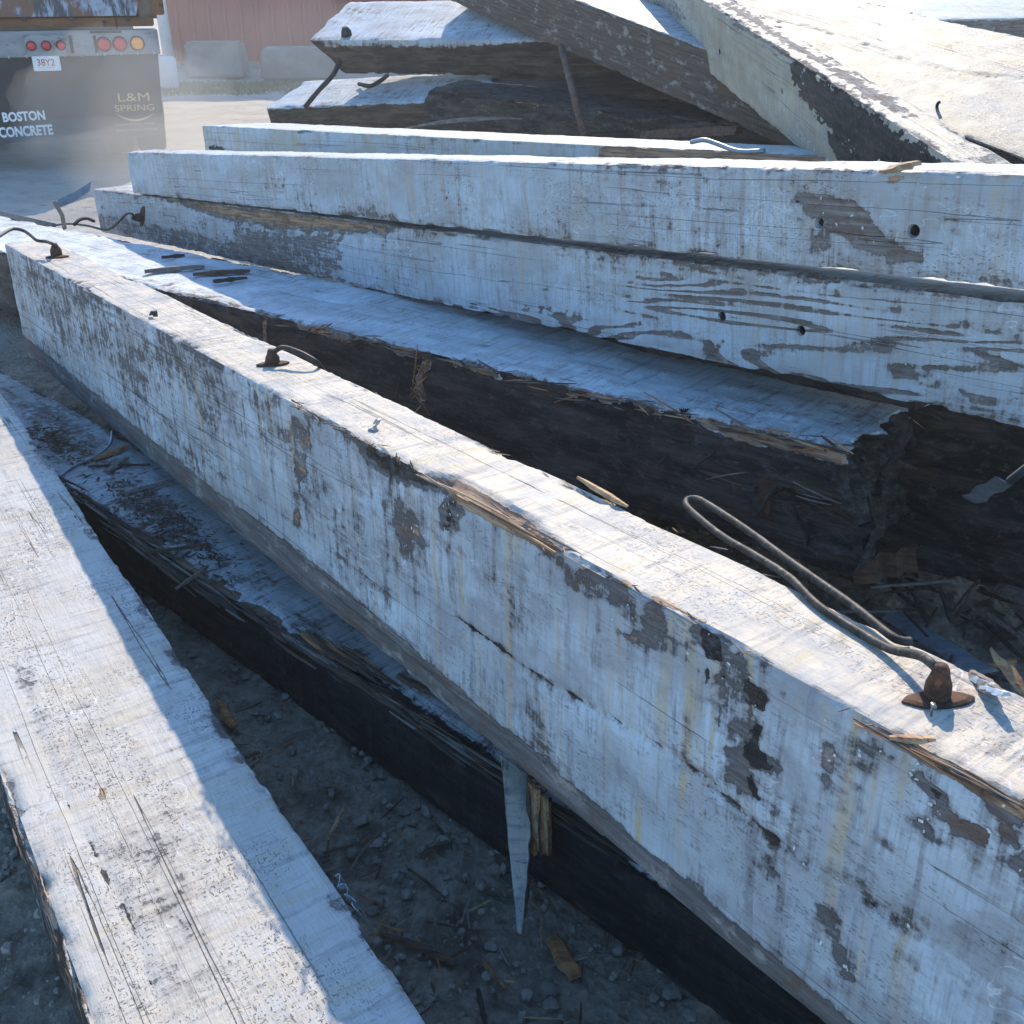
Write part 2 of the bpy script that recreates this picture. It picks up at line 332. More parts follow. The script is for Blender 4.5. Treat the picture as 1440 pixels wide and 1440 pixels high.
def timber(key, name, label, mat, cell=.012, base=None, feats=(), round_=.008, chip=.012, warp=.003, bow=.004,
           mitre=(0, 0, 0, 0), rot=(.0, .0), seed=1, holes=(), group=None, edgewear=.55):
    """one beam: rounded box on a fine grid, edges chipped, faces worn; returns the object"""
    b = BEAMS[key]; w, h, L = b[6:9]; base = base or {}
    nx = max(8, int(L/cell)); ny = max(4, int(w/cell)); nz = max(4, int(h/cell)); cb = max(3, ny//3); ck = max(3, nz//3)
    ring = []; fid = []
    names = ['front', 'top', 'back', 'bottom']
    for i in range(nz): ring.append((-w/2, -h/2+h*i/nz)); fid.append(0)
    for i in range(ny): ring.append((-w/2+w*i/ny, h/2)); fid.append(1)
    for i in range(ck): ring.append((w/2, h/2-h*i/ck)); fid.append(2)
    for i in range(cb): ring.append((w/2-w*i/cb, -h/2)); fid.append(3)
    ring = np.array(ring); m = len(ring); fid = np.array(fid)
    xs = np.linspace(0, L, nx+1); ri = [(*r_, f_) for r_, f_ in zip(ring.tolist(), fid.tolist())]
    if holes:
        for hk in holes:
            c = on(key, *hk[:3]); half = hk[3]*1.9
            xs = np.concatenate([xs[np.abs(xs-c[0]) > half], np.linspace(c[0]-half, c[0]+half, 13)])
            ri = [q for q in ri if not (q[2] == 0 and abs(q[1]-c[2]) < half and q[1] > -h/2+1e-6)] + [(-w/2, z_, 0) for z_ in np.linspace(c[2]-half, c[2]+half, 13)]
        xs = np.unique(np.round(xs, 6)); fr = sorted({(q[0], round(q[1], 6), 0) for q in ri if q[2] == 0}, key=lambda q: q[1]); ri = fr+[q for q in ri if q[2] != 0]
        nx = len(xs)-1; ring = np.array([q[:2] for q in ri]); fid = np.array([q[2] for q in ri]); m = len(ring)
    P = np.zeros((nx+1, m, 3)); P[:,:,0] = xs[:,None]; P[:,:,1] = ring[None,:,0]; P[:,:,2] = ring[None,:,1]
    Nr = np.zeros((m, 2)); ay, az = np.abs(ring[:,0]), np.abs(ring[:,1])
    onY = ay > w/2-1e-6; onZ = az > h/2-1e-6
    Nr[:,0] = np.where(onY, np.sign(ring[:,0]), 0); Nr[:,1] = np.where(onZ, np.sign(ring[:,1]), 0)
    Nr /= np.linalg.norm(Nr, axis=1)[:,None]
    P = P.reshape(-1, 3); N = np.zeros_like(P); N[:,1:] = np.tile(Nr, (nx+1, 1)); FI = np.tile(fid, nx+1)
    edge = np.tile(np.maximum(0, np.where(onY & onZ, 0, np.where(onY, h/2-az, w/2-ay))), nx+1)
    A = np.zeros((len(P), 4))
    disp = np.zeros(len(P))
    for k, fn in enumerate(names):
        c = base.get(fn, (0, 0, 0)); s = FI == k
        for j in range(3): A[s, j] += c[j]
    # a corner vertex belongs to two faces: blend
    jit = fbm(P, (14, 40, 40), 3, seed+5)
    disp += warp*2*(fbm(P, (5, 14, 14), 3, seed)-.5) + .0018*(fbm(P, (40, 110, 110), 2, seed+9)-.5)
    # chipped, rounded edges
    ch = sstep(fbm(P*np.array([1, 0, 0])+N*3, (9, 4, 4), 4, seed+21, .6), .47, .72)
    endf = sstep(np.minimum(P[:,0], L-P[:,0]), .0, .08); disp -= chip*ch*sstep(edge, .028, 0)*(.4+.9*jit)*(.25+.75*endf)
    A[:,0] += (.10+edgewear*ch)*sstep(edge, .035, 0)*(.3+1.1*jit)
    disp -= round_*.45*(edge < 1e-6)
    # features traced on the faces
    for ft in feats:
        fn, kind, pts, opt = ft
        ax = AXES[fn]; s = np.where(FI == names.index(fn))[0] if fn in names else np.array([], int)
        if fn == 'front':   # the shared top corner row counts for both faces
            s = np.where((FI == 0) | ((FI == 1) & (edge < 1e-6) & (P[:,1] < 0)))[0]
        if not len(s): continue
        q = np.array([on(key, fn, *p)[list(ax)] for p in pts]); Q = P[s][:, list(ax)]
        rg = opt.get('rag', .012); sf = max(opt.get('soft', .006), 1.25*cell)
        nz_ = (fbm(P[s], opt.get('k', (28, 60, 60)), 3, seed+33)-.5)*2*rg
        dd = (poly_sd(Q, q) if kind == 'poly' else line_d(Q, q)-opt.get('w', .004)) + nz_
        mk = sstep(dd, sf, -sf)
        for c_, v_ in opt.items():
            if c_ in CH: A[s, CH[c_]] += v_*mk
        if 'depth' in opt: disp[s] -= opt['depth']*mk*(.65+.7*jit[s])
    for hk in holes:
        fn, u, v, r = hk; ax = AXES[fn]; c = on(key, fn, u, v)[list(ax)]; s = np.where(FI == names.index(fn))[0]
        Q = P[s][:, list(ax)]-c; d = np.linalg.norm(Q, axis=1)
        cl = hk[3]*.32; ringm = (d > .62*r) & (d < r+.75*cl); inn = d <= .62*r
        if inn.sum() == 0: inn = d <= d.min()+1e-9; ringm &= ~inn
        mv = s[ringm]; dv = Q[ringm]/np.maximum(d[ringm], 1e-9)[:,None]
        P[np.ix_(mv, list(ax))] = c + dv*r
        disp[s[inn]] -= .04; A[s[inn], 1] += 1.2; A[mv, 1] += .25
    P = P + N*disp[:,None]
    # gentle bow and twist, ragged ends
    P[:,2] += bow*np.sin(P[:,0]*1.1+seed)*.5
    kx0, kz0, kx1, kz1 = mitre
    t0 = 1-np.clip(P[:,0]/L*3, 0, 1); t1 = 1-np.clip((L-P[:,0])/L*3, 0, 1)
    r0 = (fbm(P*np.array([0, 1, 1]), (1, 12, 12), 3, seed+70)-.5)*2; r1 = (fbm(P*np.array([0, 1, 1])+5, (1, 12, 12), 3, seed+71)-.5)*2
    P[:,0] += (kx0*P[:,1]+kz0*P[:,2]+rot[0]*r0)*t0*t0 + (kx1*P[:,1]+kz1*P[:,2]+rot[1]*r1)*t1*t1
    V = P; faces = []
    idx = np.arange((nx+1)*m).reshape(nx+1, m)
    a = idx[:-1]; c = idx[1:]
    quads = np.stack([a, c, np.roll(c, -1, 1), np.roll(a, -1, 1)], -1).reshape(-1, 4)
    faces = [tuple(q) for q in quads.tolist()]
    # end caps: shrinking rings with broken relief
    extraV = []; extraA = []; nv = len(V)
    for end, sgn, kk in ((0, -1, 0), (nx, 1, 1)):
        ringi = idx[end]; base_ring = V[ringi]; cen = base_ring.mean(0); prev = list(ringi)
        for f in (.86, .68, .48, .26):
            q = cen+(base_ring-cen)*f
            q[:,0] += (fbm(q, (0, 26, 26), 4, seed+80+kk)-.5)*2*(rot[kk]*1.2+.003) + sgn*.0
            cur = list(range(nv, nv+m)); nv += m; extraV.append(q); e = base.get('left' if kk == 0 else 'right', (.5, .2, 0)); extraA.append(np.tile([*e, 0.0], (m, 1)))
            for i in range(m):
                j = (i+1) % m; fq = (prev[i], prev[j], cur[j], cur[i]); faces.append(fq[::-1] if sgn > 0 else fq)
            prev = cur
        faces.append(tuple(prev[::-1]) if sgn > 0 else tuple(prev))
    V = np.vstack([V]+extraV); A = np.vstack([A]+extraA)
    me = bpy.data.meshes.new(name); me.from_pydata(V.tolist(), [], faces); me.update()
    me.materials.append(mat)
    at = me.color_attributes.new('wear', 'FLOAT_COLOR', 'POINT'); at.data.foreach_set('color', np.clip(A, 0, 2).astype(np.float32).ravel())
    me.polygons.foreach_set('use_smooth', [True]*len(me.polygons))
    try: me.set_sharp_from_angle(angle=R_(42))
    except Exception: pass
    o = link(name, me); M = np.eye(4); M[:3,:3] = rot3(*b[3:6]); M[:3,3] = b[:3]; o.matrix_world = Matrix(M.tolist())
    return tag(o, label, 'timber beam', group, 'thing')

POLY, LINE = 'poly', 'line'
# ---------------------------------------------------------------- the ground
def ground():
    def axis(lo, hi, d0, d1, step, grow):
        v = list(np.arange(d0, d1, step)); a = d0; s = step
        while a > lo: s *= grow; a -= s; v.insert(0, a)
        a = v[-1]; s = step
        while a < hi: s *= grow; a += s; v.append(a)
        return np.array(v)
    X = axis(-70, 70, -2.1, 1.9, .014, 1.09); Y = axis(-6, 80, .35, 4.3, .014, 1.07)
    gx, gy = np.meshgrid(X, Y); P = np.stack([gx.ravel(), gy.ravel(), np.zeros(gx.size)], 1)
    near = 1-sstep(np.hypot(P[:,0], P[:,1]-2.5), 2.6, 5.5)
    z = (fbm(P, (1.1, 1.1, 1), 3, 3)-.5)*.05 + near*((fbm(P, (14, 14, 1), 3, 5)-.5)*.035 + (fbm(P, (45, 45, 1), 2, 8)-.5)*.014)
    lump = sstep(fbm(P, (26, 26, 1), 2, 12), .60, .80); z += near*lump*.014
    z += (1-near)*(fbm(P, (2.5, .6, 1), 3, 15)-.5)*.05
    P[:,2] = z-.012
    n = (fbm(P, (1.3, 1.3, 0), 4, 31)-.5)
    dirt = 1-sstep(np.hypot((P[:,0]-.6)/1.15, (P[:,1]-2.6))+n*1.6, 3.1, 4.6)
    ny, nx = gx.shape; idx = np.arange(nx*ny).reshape(ny, nx)
    q = np.stack([idx[:-1,:-1], idx[:-1,1:], idx[1:,1:], idx[1:,:-1]], -1).reshape(-1, 4)
    s = NT('dusty_gravel_ground'); C = s.objco(False); d, _, _, _ = s.attr('wear')
    n1 = s.noise(C, (1.2, 2.2, 1), 5, .6); n2 = s.noise(C, (38, 38, 38), 6, .7); n3 = s.noise(C, (7, 7, 7), 5, .65)
    vo = s.voro(C, (60, 60, 60)); 
    far = s.mix(s.ss(n1, .35, .65), (.50,.45,.38), (.40,.36,.31)); far = s.mix(s.ss(n3, .5, .7), far, (.31,.28,.25))
    nr = s.mix(s.ss(n2, .3, .7), (.165,.128,.094), (.335,.268,.200)); nr = s.mix(s.mul(s.ss(s.noise(C, (5, 5, 5), 4, .6), .48, .66), .6), nr, (.05,.036,.027))
    nr = s.mix(s.ss(s.noise(C, (120, 120, 120), 2, .5), .69, .74), nr, (.30,.29,.28))
    col = s.mix(d, far, nr)
    hgt = s.add(s.mul(n2, .8), s.mul(vo, .5), s.mul(n3, .5))
    m = s.bsdf(col, .92, hgt, .012, .9, spec=.2)
    me = bpy.data.meshes.new('ground'); me.from_pydata(P.tolist(), [], q.tolist()); me.update(); me.materials.append(m)
    me.polygons.foreach_set('use_smooth', [True]*len(me.polygons))
    at = me.color_attributes.new('wear', 'FLOAT_COLOR', 'POINT'); A = np.zeros((len(P), 4)); A[:,0] = dirt; A[:,3] = 1
    at.data.foreach_set('color', A.astype(np.float32).ravel())
    tag(link('ground', me), kind='structure')
ground()

# ---------------------------------------------------------------- the timbers
DK = (.0, 1.0, 0); DKB = (.2, .9, .1)
A_ = timber('A', 'timber_beam', 'long upright white beam across the middle with bare sunlit top and rod anchors', MT_A, .0085,
    base={'top': (-.10, 0, 0), 'left': (.3, .1, .1), 'bottom': (.6, .3, 0)}, rot=(.006, .02), seed=3, chip=.010, round_=.007, feats=[
    # bare strip along the foot
    ('front', POLY, [(8, 452), (150, 568), (300, 688), (420, 775), (600, 930), (760, 1068), (960, 1240), (1150, 1400), (1280, 1520), (1260, 1600), (900, 1290), (640, 1060), (400, 860), (5, 540)], dict(peel=.9, rag=.006)),
    ('front', POLY, [(8, 348), (120, 415), (260, 490), (400, 572), (390, 640), (300, 600), (180, 530), (60, 450), (12, 420)], dict(peel=.13, rag=.06)),
    ('front', POLY, [(404, 575), (432, 588), (440, 640), (428, 655), (420, 690), (412, 650), (402, 620)], dict(raw=.42, dark=.18, peel=.4, depth=.005, rag=.03)),
    ('front', POLY, [(411, 718), (422, 722), (420, 742), (412, 738)], dict(raw=.5, dark=.1, peel=.4, rag=.02)),
    ('front', POLY, [(558, 712), (585, 735), (582, 765), (568, 778), (560, 752)], dict(raw=.42, dark=.26, peel=.5, depth=.004, rag=.03)),
    ('front', POLY, [(585, 742), (600, 768), (597, 775), (580, 752)], dict(raw=.35, peel=.4, rag=.02)),
    ('front', POLY, [(618, 690), (652, 715), (640, 745), (622, 740)], dict(dark=.42, peel=.6, rag=.03)),
    ('front', POLY, [(503, 620), (560, 650), (600, 672), (640, 702), (600, 690), (552, 672), (515, 648)], dict(dark=.52, peel=.6, depth=.006, rag=.02)),
    ('front', LINE, [(548, 660), (546, 720), (545, 800)], dict(dark=.5, peel=.3, w=.0015, rag=.006)),
    ('front', POLY, [(585, 655), (640, 683), (720, 735), (790, 776), (775, 778), (700, 742), (640, 706)], dict(raw=1.2, depth=.004, rag=.006)),
    ('front', POLY, [(760, 765), (880, 840), (990, 905), (985, 935), (900, 890), (800, 822)], dict(peel=.38, raw=.12, rag=.05)),
    ('front', POLY, [(984, 890), (1050, 925), (1078, 965), (1070, 1060), (1058, 1120), (1040, 1110), (1010, 1010), (990, 960)], dict(peel=.40, dark=.30, rag=.07, depth=.003)),
    ('front', POLY, [(985, 890), (1005, 905), (1000, 960), (992, 970)], dict(dark=.6, rag=.02)),
    ('front', LINE, [(1062, 960), (1068, 1010), (1060, 1075), (1066, 1120)], dict(dark=.48, w=.006, rag=.03)),
    ('front', POLY, [(1155, 1000), (1235, 1050), (1230, 1100), (1170, 1095), (1145, 1050)], dict(peel=.30, rag=.07)),
    ('front', POLY, [(1075, 1165), (1095, 1175), (1092, 1230), (1080, 1232)], dict(dark=.45, peel=.4, rag=.02)),
    ('front', POLY, [(1285, 1080), (1325, 1100), (1345, 1135), (1335, 1150), (1295, 1110)], dict(dark=.42, peel=.5, rag=.03)),
    ('front', POLY, [(1290, 1150), (1360, 1165), (1380, 1185), (1300, 1172)], dict(peel=.55, dark=.15, rag=.04)),
    ('front', POLY, [(1395, 1135), (1440, 1160), (1440, 1240), (1400, 1200)], dict(peel=.6, raw=.15, rag=.05)),
    ('front', LINE, [(1245, 1190), (1300, 1225), (1330, 1245)], dict(dark=.5, peel=.5, w=.004, rag=.02)),
    ('front', POLY, [(1148, 1265), (1165, 1280), (1195, 1375), (1185, 1370), (1160, 1310)], dict(peel=.5, dark=.2, rag=.02)),
    ('front', POLY, [(870, 880), (918, 912), (915, 922), (872, 895)], dict(raw=.45, peel=.5, rag=.015)),
    ('front', LINE, [(640, 870), (760, 955), (900, 1035), (985, 1092), (1060, 1160), (1140, 1215), (1215, 1268), (1330, 1345), (1440, 1420)], dict(dark=.62, raw=.1, peel=.3, w=.0045, depth=.007, rag=.010)),
    ('front', LINE, [(150, 545), (230, 610), (330, 680), (450, 760), (560, 850)], dict(peel=.30, w=.002, rag=.006)),
    ('front', LINE, [(930, 1110), (1010, 1160), (1060, 1190)], dict(dark=.35, w=.002, rag=.01)),
    ('front', POLY, [(1250, 1030), (1330, 1072), (1440, 1128), (1440, 1150), (1330, 1100), (1260, 1052)], dict(raw=1.1, depth=.008, rag=.012)),
    ('top', POLY, [(600, 664), (640, 672), (700, 702), (755, 735), (796, 774), (730, 742), (650, 700)], dict(raw=1.2, depth=.016, rag=.006)),
    ('top', POLY, [(425, 575), (470, 598), (505, 622), (485, 618), (440, 592)], dict(raw=.9, depth=.005, rag=.012)),
    ('top', LINE, [(505, 620), (545, 642), (585, 660)], dict(dark=.7, w=.006, depth=.006, rag=.02)),
    ('top', LINE, [(1256, 1036), (1310, 1062), (1380, 1096)], dict(raw=.9, w=.006, depth=.006, rag=.01)),
    ('top', LINE, [(880, 820), (960, 862), (1010, 885)], dict(raw=.55, w=.003, rag=.02)),
    ('top', POLY, [(1080, 895), (1110, 905), (1095, 912)], dict(raw=.6, rag=.012)),
    ])
F_ = timber('F', 'timber_beam', 'broad pale beam in the lower left foreground with fine checks along its painted top', MT_F, .0085,
    base={'front': (.5, .50, .30), 'back': (.1, 0, 0), 'left': (.3, .3, 0)}, seed=8, chip=.014, bow=.002, feats=[
    ('top', LINE, [(18, 935), (60, 1040), (85, 1110), (150, 1235), (205, 1345)], dict(dark=.75, w=.0012, depth=.004, rag=.003)),
    ('top', LINE, [(66, 905), (100, 985)], dict(dark=.6, w=.001, rag=.003)),
    ('top', LINE, [(90, 1030), (125, 1170), (180, 1290), (215, 1390), (235, 1440)], dict(dark=.7, w=.001, depth=.003, rag=.003)),
    ('top', LINE, [(185, 1190), (240, 1330), (262, 1400)], dict(dark=.6, w=.0009, rag=.003)),
    ('top', LINE, [(300, 1230), (345, 1330), (380, 1410)], dict(dark=.6, w=.0009, rag=.004)),
    ('top', POLY, [(322, 1062), (345, 1056), (350, 1068), (335, 1076)], dict(dark=.35, raw=.5, depth=.010, rag=.006)),
    ('top', POLY, [(140, 1108), (153, 1105), (148, 1122), (134, 1135)], dict(raw=.8, depth=.003, rag=.006)),
    ('top', POLY, [(20, 940), (45, 930), (50, 990), (30, 1000)], dict(peel=.22, rag=.03)),
    ('top', POLY, [(60, 1240), (250, 1165), (330, 1240), (300, 1420), (180, 1440), (120, 1380)], dict(peel=.10, rag=.08)),
    ('top', LINE, [(116, 1421), (90, 1346), (60, 1249), (0, 1110)], dict(raw=.5, dark=.15, w=.006, depth=.012, rag=.02)),
    ])
B_ = timber('B', 'timber_beam', 'low dark beam lying on the gravel under the long upright white beam', MT_B, .010,
    base={'front': (.3, 1.05, .0), 'back': DK, 'top': (.0, 0, 0)}, seed=12, chip=.022, round_=.01, feats=[
    ('top', POLY, [(87, 673), (150, 715), (240, 772), (330, 830), (430, 895), (520, 938), (514, 965), (384, 882), (240, 795), (150, 730)], dict(raw=.9, dark=.15, depth=.012, rag=.03)),
    ('top', POLY, [(500, 935), (560, 965), (640, 1020), (705, 1060), (760, 1110), (900, 1210), (1000, 1290), (980, 1300), (700, 1100), (514, 968)], dict(dark=.7, depth=.014, rag=.02)),
    ('top', POLY, [(20, 560), (70, 575), (110, 600), (180, 650), (150, 660), (90, 620), (40, 590)], dict(dark=.28, peel=.2, rag=.05)),
    ('top', POLY, [(140, 650), (220, 690), (300, 760), (260, 780), (180, 720)], dict(raw=.32, peel=.2, rag=.06)),
    ])
C_ = timber('C', 'timber_beam', 'black tarred beam behind the long upright beam, bluish worn top, rotted near end', MT_C, .010,
    base={'front': (.2, 1.0, .05), 'back': DK, 'right': (.2, 1.3, 0), 'bottom': DK}, seed=21, chip=.034, warp=.008, rot=(.02, .05), mitre=(0, 0, -.12, -.12), round_=.01, feats=[
    ('front', LINE, [(420, 457), (470, 472), (520, 476)], dict(raw=.9, dark=-1.05, w=.014, rag=.02)),
    ('front', POLY, [(535, 478), (600, 486), (606, 500), (560, 500)], dict(raw=1.1, dark=-1.2, depth=.004, rag=.012)),
    ('front', LINE, [(600, 498), (590, 530), (592, 560)], dict(raw=.7, dark=-1.05, w=.014, rag=.03)),
    ('front', LINE, [(640, 508), (700, 528)], dict(raw=.6, dark=-1.05, w=.012, rag=.02)),
    ('front', LINE, [(800, 548), (900, 566), (1013, 592)], dict(raw=.5, dark=-1.05, w=.016, rag=.03)),
    ('front', LINE, [(1000, 592), (1100, 616), (1195, 640)], dict(raw=.75, dark=-1.1, w=.032, rag=.014)),
    ('front', POLY, [(1085, 690), (1190, 720), (1180, 770), (1110, 760)], dict(depth=.05, rag=.04)),
    ('front', POLY, [(800, 585), (825, 590), (828, 660), (812, 655)], dict(dark=-.25, peel=-.5, rag=.05)),
    ('front', POLY, [(370, 445), (374, 446), (374, 490), (369, 488)], dict(raw=1.0, dark=-1.0, rag=.006)),
    ('top', POLY, [(1160, 560), (1240, 577), (1345, 592), (1290, 605), (1200, 600)], dict(peel=.15, rag=.05)),
    ('top', POLY, [(180, 385), (300, 410), (420, 450), (380, 440), (240, 412)], dict(peel=.25, raw=.3, rag=.05)),
    ])
D_ = timber('D', 'timber_beam', 'white beam with wavy bared grain under the top beam of the long stack', MT_D, .0115,
    base={'top': (.1, 0, 0), 'left': (.0, 0, 0)}, seed=31, chip=.014, edgewear=.28, bow=0, feats=[
    ('front', POLY, [(235, 278), (300, 283), (420, 300), (540, 316), (545, 326), (480, 328), (400, 322), (320, 310), (280, 296)], dict(raw=.55, peel=1.0, depth=.02, rag=.02)),
    ('front', POLY, [(330, 315), (420, 325), (480, 335), (480, 395), (400, 385), (320, 355)], dict(peel=.40, raw=.08, dark=.06, rag=.08)),
    ('front', POLY, [(640, 430), (760, 440), (900, 455), (1000, 480), (1160, 520), (1280, 540), (1300, 575), (1100, 535), (900, 490), (700, 450)], dict(peel=.14, ring=1.2, rag=.05)),
    ('front', POLY, [(900, 380), (1000, 392), (1440, 470), (1440, 560), (1280, 540), (1000, 470), (880, 440)], dict(ring=.6, peel=.06, rag=.06)),
    ('front', POLY, [(140, 300), (280, 330), (400, 368), (470, 398), (380, 380), (240, 342), (130, 318)], dict(peel=.28, rag=.02)),
    ('front', POLY, [(1000, 430), (1130, 440), (1140, 470), (1010, 465)], dict(peel=.12, ring=.8, rag=.05)),
    ('front', POLY, [(1360, 545), (1440, 555), (1440, 600), (1380, 590)], dict(raw=.4, peel=.2, rag=.05)),
    ('front', LINE, [(190, 278), (200, 300)], dict(peel=.3, w=.004, rag=.01)),
    ], holes=[('front', 1015, 445, .0135), ('front', 1126, 465, .0135)])
E_ = timber('E', 'timber_beam', 'scuffed white beam topping the long stack, bared wood patch between two bolt holes', MT_E, .0115,
    base={'top': (.1, 0, 0), 'left': (.2, 0, .2)}, seed=41, chip=.011, edgewear=.25, bow=0, rot=(.015, .02), feats=[
    ('front', POLY, [(1122, 280), (1160, 279), (1200, 287), (1220, 306), (1240, 334), (1296, 366), (1262, 366), (1212, 350), (1188, 330), (1158, 310), (1136, 298)], dict(peel=1.0, ring=.6, rag=.006, soft=.004, depth=.003)),
    ('front', LINE, [(1120, 285), (1135, 287)], dict(dark=.9, w=.004, rag=.003)),
    ('front', POLY, [(1235, 243), (1262, 244), (1300, 250), (1285, 262), (1245, 258)], dict(raw=.5, dark=.25, depth=.006, rag=.01)),
    ('front', POLY, [(1130, 320), (1170, 320), (1180, 350), (1140, 352)], dict(peel=.18, rag=.04)),
    ('front', POLY, [(470, 290), (560, 300), (550, 318), (480, 308)], dict(peel=.25, rag=.05)),
    ('front', LINE, [(180, 262), (400, 300), (560, 318), (900, 352), (1180, 392)], dict(peel=.08, raw=.12, w=.008, rag=.03)),
    ('front', LINE, [(632, 268), (628, 280)], dict(dark=.8, w=.005, rag=.004)),
    ('front', LINE, [(700, 272), (699, 284)], dict(dark=.8, w=.005, rag=.004)),
    ('front', LINE, [(400, 248), (399, 262)], dict(dark=.7, w=.005, rag=.004)),
    ], holes=[('front', 1152, 314, .0125), ('front', 1285, 325, .0145)])
G_ = timber('G', 'timber_beam', 'painted beam behind the top stacked beam, its upper edge split to bare tan wood', MT_G, .0125,
    base={'left': (.8, .35, 0)}, seed=51, chip=.008, bow=0, mitre=(1.15, 0, 0, 0), rot=(.008, .02), feats=[
    ('front', POLY, [(850, 203), (905, 202), (1150, 212), (1180, 250), (1000, 250), (840, 228)], dict(raw=1.6, peel=.8, depth=.006, rag=.03)),
    ('front', POLY, [(312, 205), (330, 204), (334, 218), (314, 218)], dict(dark=.6, rag=.02)),
    ])
H_ = timber('H', 'timber_beam', 'dark rough beam with pale top lying under the slanted-end beam at the back', MT_J, .02,
    base={'front': (.5, .85, 0), 'top': (-1, 0, 0), 'left': (.6, .8, 0)}, seed=61, chip=.03, rot=(.03, .02), warp=.006, feats=[
    ('top', POLY, [(705, 100), (1000, 80), (1000, 160), (640, 150)], dict(dark=1.0, depth=.02, rag=.05)),
    ])
I_ = timber('I', 'timber_beam', 'beam with slanted broken end and white top at the back left of the pile', MT_J, .02,
    base={'front': (.6, .7, .1), 'top': (-1, 0, 0), 'left': (.6, .8, .2)}, seed=71, chip=.016, rot=(.03, .02), mitre=(0, -.95, 0, 0), feats=[
    ('front', LINE, [(470, 62), (640, 62), (740, 56)], dict(dark=-.6, peel=-.8, w=.012, rag=.01)),
    ])
J_ = timber('J', 'timber_beam', 'grey brown beam sloping down from the top centre with bare side and white top', MT_J, .0145,
    base={'front': (.9, .10, 0), 'top': (-1, 0, 0), 'bottom': (.9, .5, 0)}, seed=81, chip=.012, feats=[
    ('front', LINE, [(700, 30), (800, 70), (900, 115), (1000, 160)], dict(peel=-.4, w=.004, rag=.01)),
    ])
K_ = timber('K', 'timber_beam', 'yellowed beam leaning down towards the camera, large black stain on its side', MT_K, .011,
    base={'front': (-.1, 0, 0), 'top': (.25, .1, 0)}, seed=91, chip=.012, feats=[
    ('front', POLY, [(1108, 84), (1180, 128), (1268, 190), (1342, 238), (1340, 254), (1240, 252), (1196, 218), (1152, 168), (1118, 122)], dict(dark=1.0, peel=.3, rag=.05)),
    ('front', POLY, [(1165, 180), (1200, 215), (1220, 240), (1180, 235), (1165, 205)], dict(dark=.7, peel=.5, rag=.02)),
    ('front', POLY, [(1230, 215), (1330, 235), (1360, 248), (1220, 250)], dict(peel=.5, dark=.2, rag=.05)),
    ('front', POLY, [(900, 0), (950, 0), (965, 25), (930, 30), (905, 20)], dict(peel=.5, dark=.12, rag=.04)),
    ('front', LINE, [(960, 0), (1065, 52), (1140, 102), (1260, 186)], dict(peel=.5, dark=.1, w=.006, rag=.012)),
    ('front', LINE, [(1012, 74), (1009, 105)], dict(dark=.5, w=.002, rag=.003)),
    ('front', POLY, [(1000, 60), (1030, 70), (1032, 88), (1010, 84)], dict(dark=.12, peel=.3, rag=.03)),
    ('front', POLY, [(1095, 130), (1104, 132), (1104, 150), (1096, 150)], dict(raw=.35, rag=.02)),
    ('top', LINE, [(1020, 5), (1150, 85), (1280, 165)], dict(dark=.25, peel=.4, w=.02, rag=.03)),
    ], holes=[('front', 1012, 72, .013), ('front', 1099, 129, .013)])
L_ = timber('L', 'timber_beam', 'broad cream beam at the upper right with wrinkled paint toned dark as in shade', MT_L, .014,
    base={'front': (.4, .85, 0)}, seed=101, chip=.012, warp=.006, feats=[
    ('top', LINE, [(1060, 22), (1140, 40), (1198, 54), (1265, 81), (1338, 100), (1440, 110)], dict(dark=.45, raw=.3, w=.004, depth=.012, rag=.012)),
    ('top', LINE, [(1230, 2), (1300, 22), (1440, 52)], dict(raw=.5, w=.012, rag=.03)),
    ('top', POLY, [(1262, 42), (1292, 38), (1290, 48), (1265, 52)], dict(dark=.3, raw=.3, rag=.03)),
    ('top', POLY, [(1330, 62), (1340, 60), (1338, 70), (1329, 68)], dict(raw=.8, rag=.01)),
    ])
M_ = timber('M', 'timber_beam', 'pale blue topped beam in the far upper right corner behind the cream beam', MT_G, .02,
    base={'front': (.8, .25, 0), 'top': (-.2, 0, 0)}, seed=111, chip=.012)
N_ = timber('N', 'timber_beam', 'black rotten broken beam in the shadow below the sloping grey beam', MT_C, .016,
    base={'front': (.3, 1.0, .1), 'top': (.3, .8, .1), 'left': (.4, 1, 0)}, seed=121, chip=.06, warp=.02, rot=(.06, .04), feats=[
    ('front', POLY, [(690, 128), (800, 120), (860, 140), (850, 165), (740, 160)], dict(raw=.5, dark=-.45, depth=.02, rag=.06)),
    ])
P_ = timber('P', 'timber_beam', 'black beam added to keep the hollow dark under the right end of the stack', MT_C, .016,
    base={'front': (.2, 1.1, 0), 'top': DK, 'left': DK}, seed=131, chip=.05, warp=.025, rot=(.05, .02))
R_b = timber('R', 'timber_beam', 'thin black plank added under the stack to stop sun leaking onto the tarred beam', MT_C, .016,
    base={'front': DK, 'top': DK, 'left': DK, 'back': DK, 'right': DK}, seed=137, chip=.01, warp=.003)
OB = dict(A=A_, B=B_, C=C_, D=D_, E=E_, F=F_, G=G_, H=H_, I=I_, J=J_, K=K_, L=L_)
# unseen black timber added behind the long upright beam to stop sun passing under
_b = BEAMS['A']; _R = rot3(*_b[3:6]); _p = np.array(_b[:3]) + _R[:,0]*.5 + _R[:,1]*(.175/2+.015+.14)
BEAMS['Q'] = (_p[0], _p[1], _p[2]-.463/2+.06-.25, _b[3], _b[4], 0, .28, .50, 5.2)
Q_ = timber('Q', 'timber_beam', 'black beam added unseen close behind the long upright white beam to block sun', MT_C, .02,
    base={'front': DK, 'top': DK, 'left': DK, 'back': DK}, seed=141, chip=.03, warp=.01)

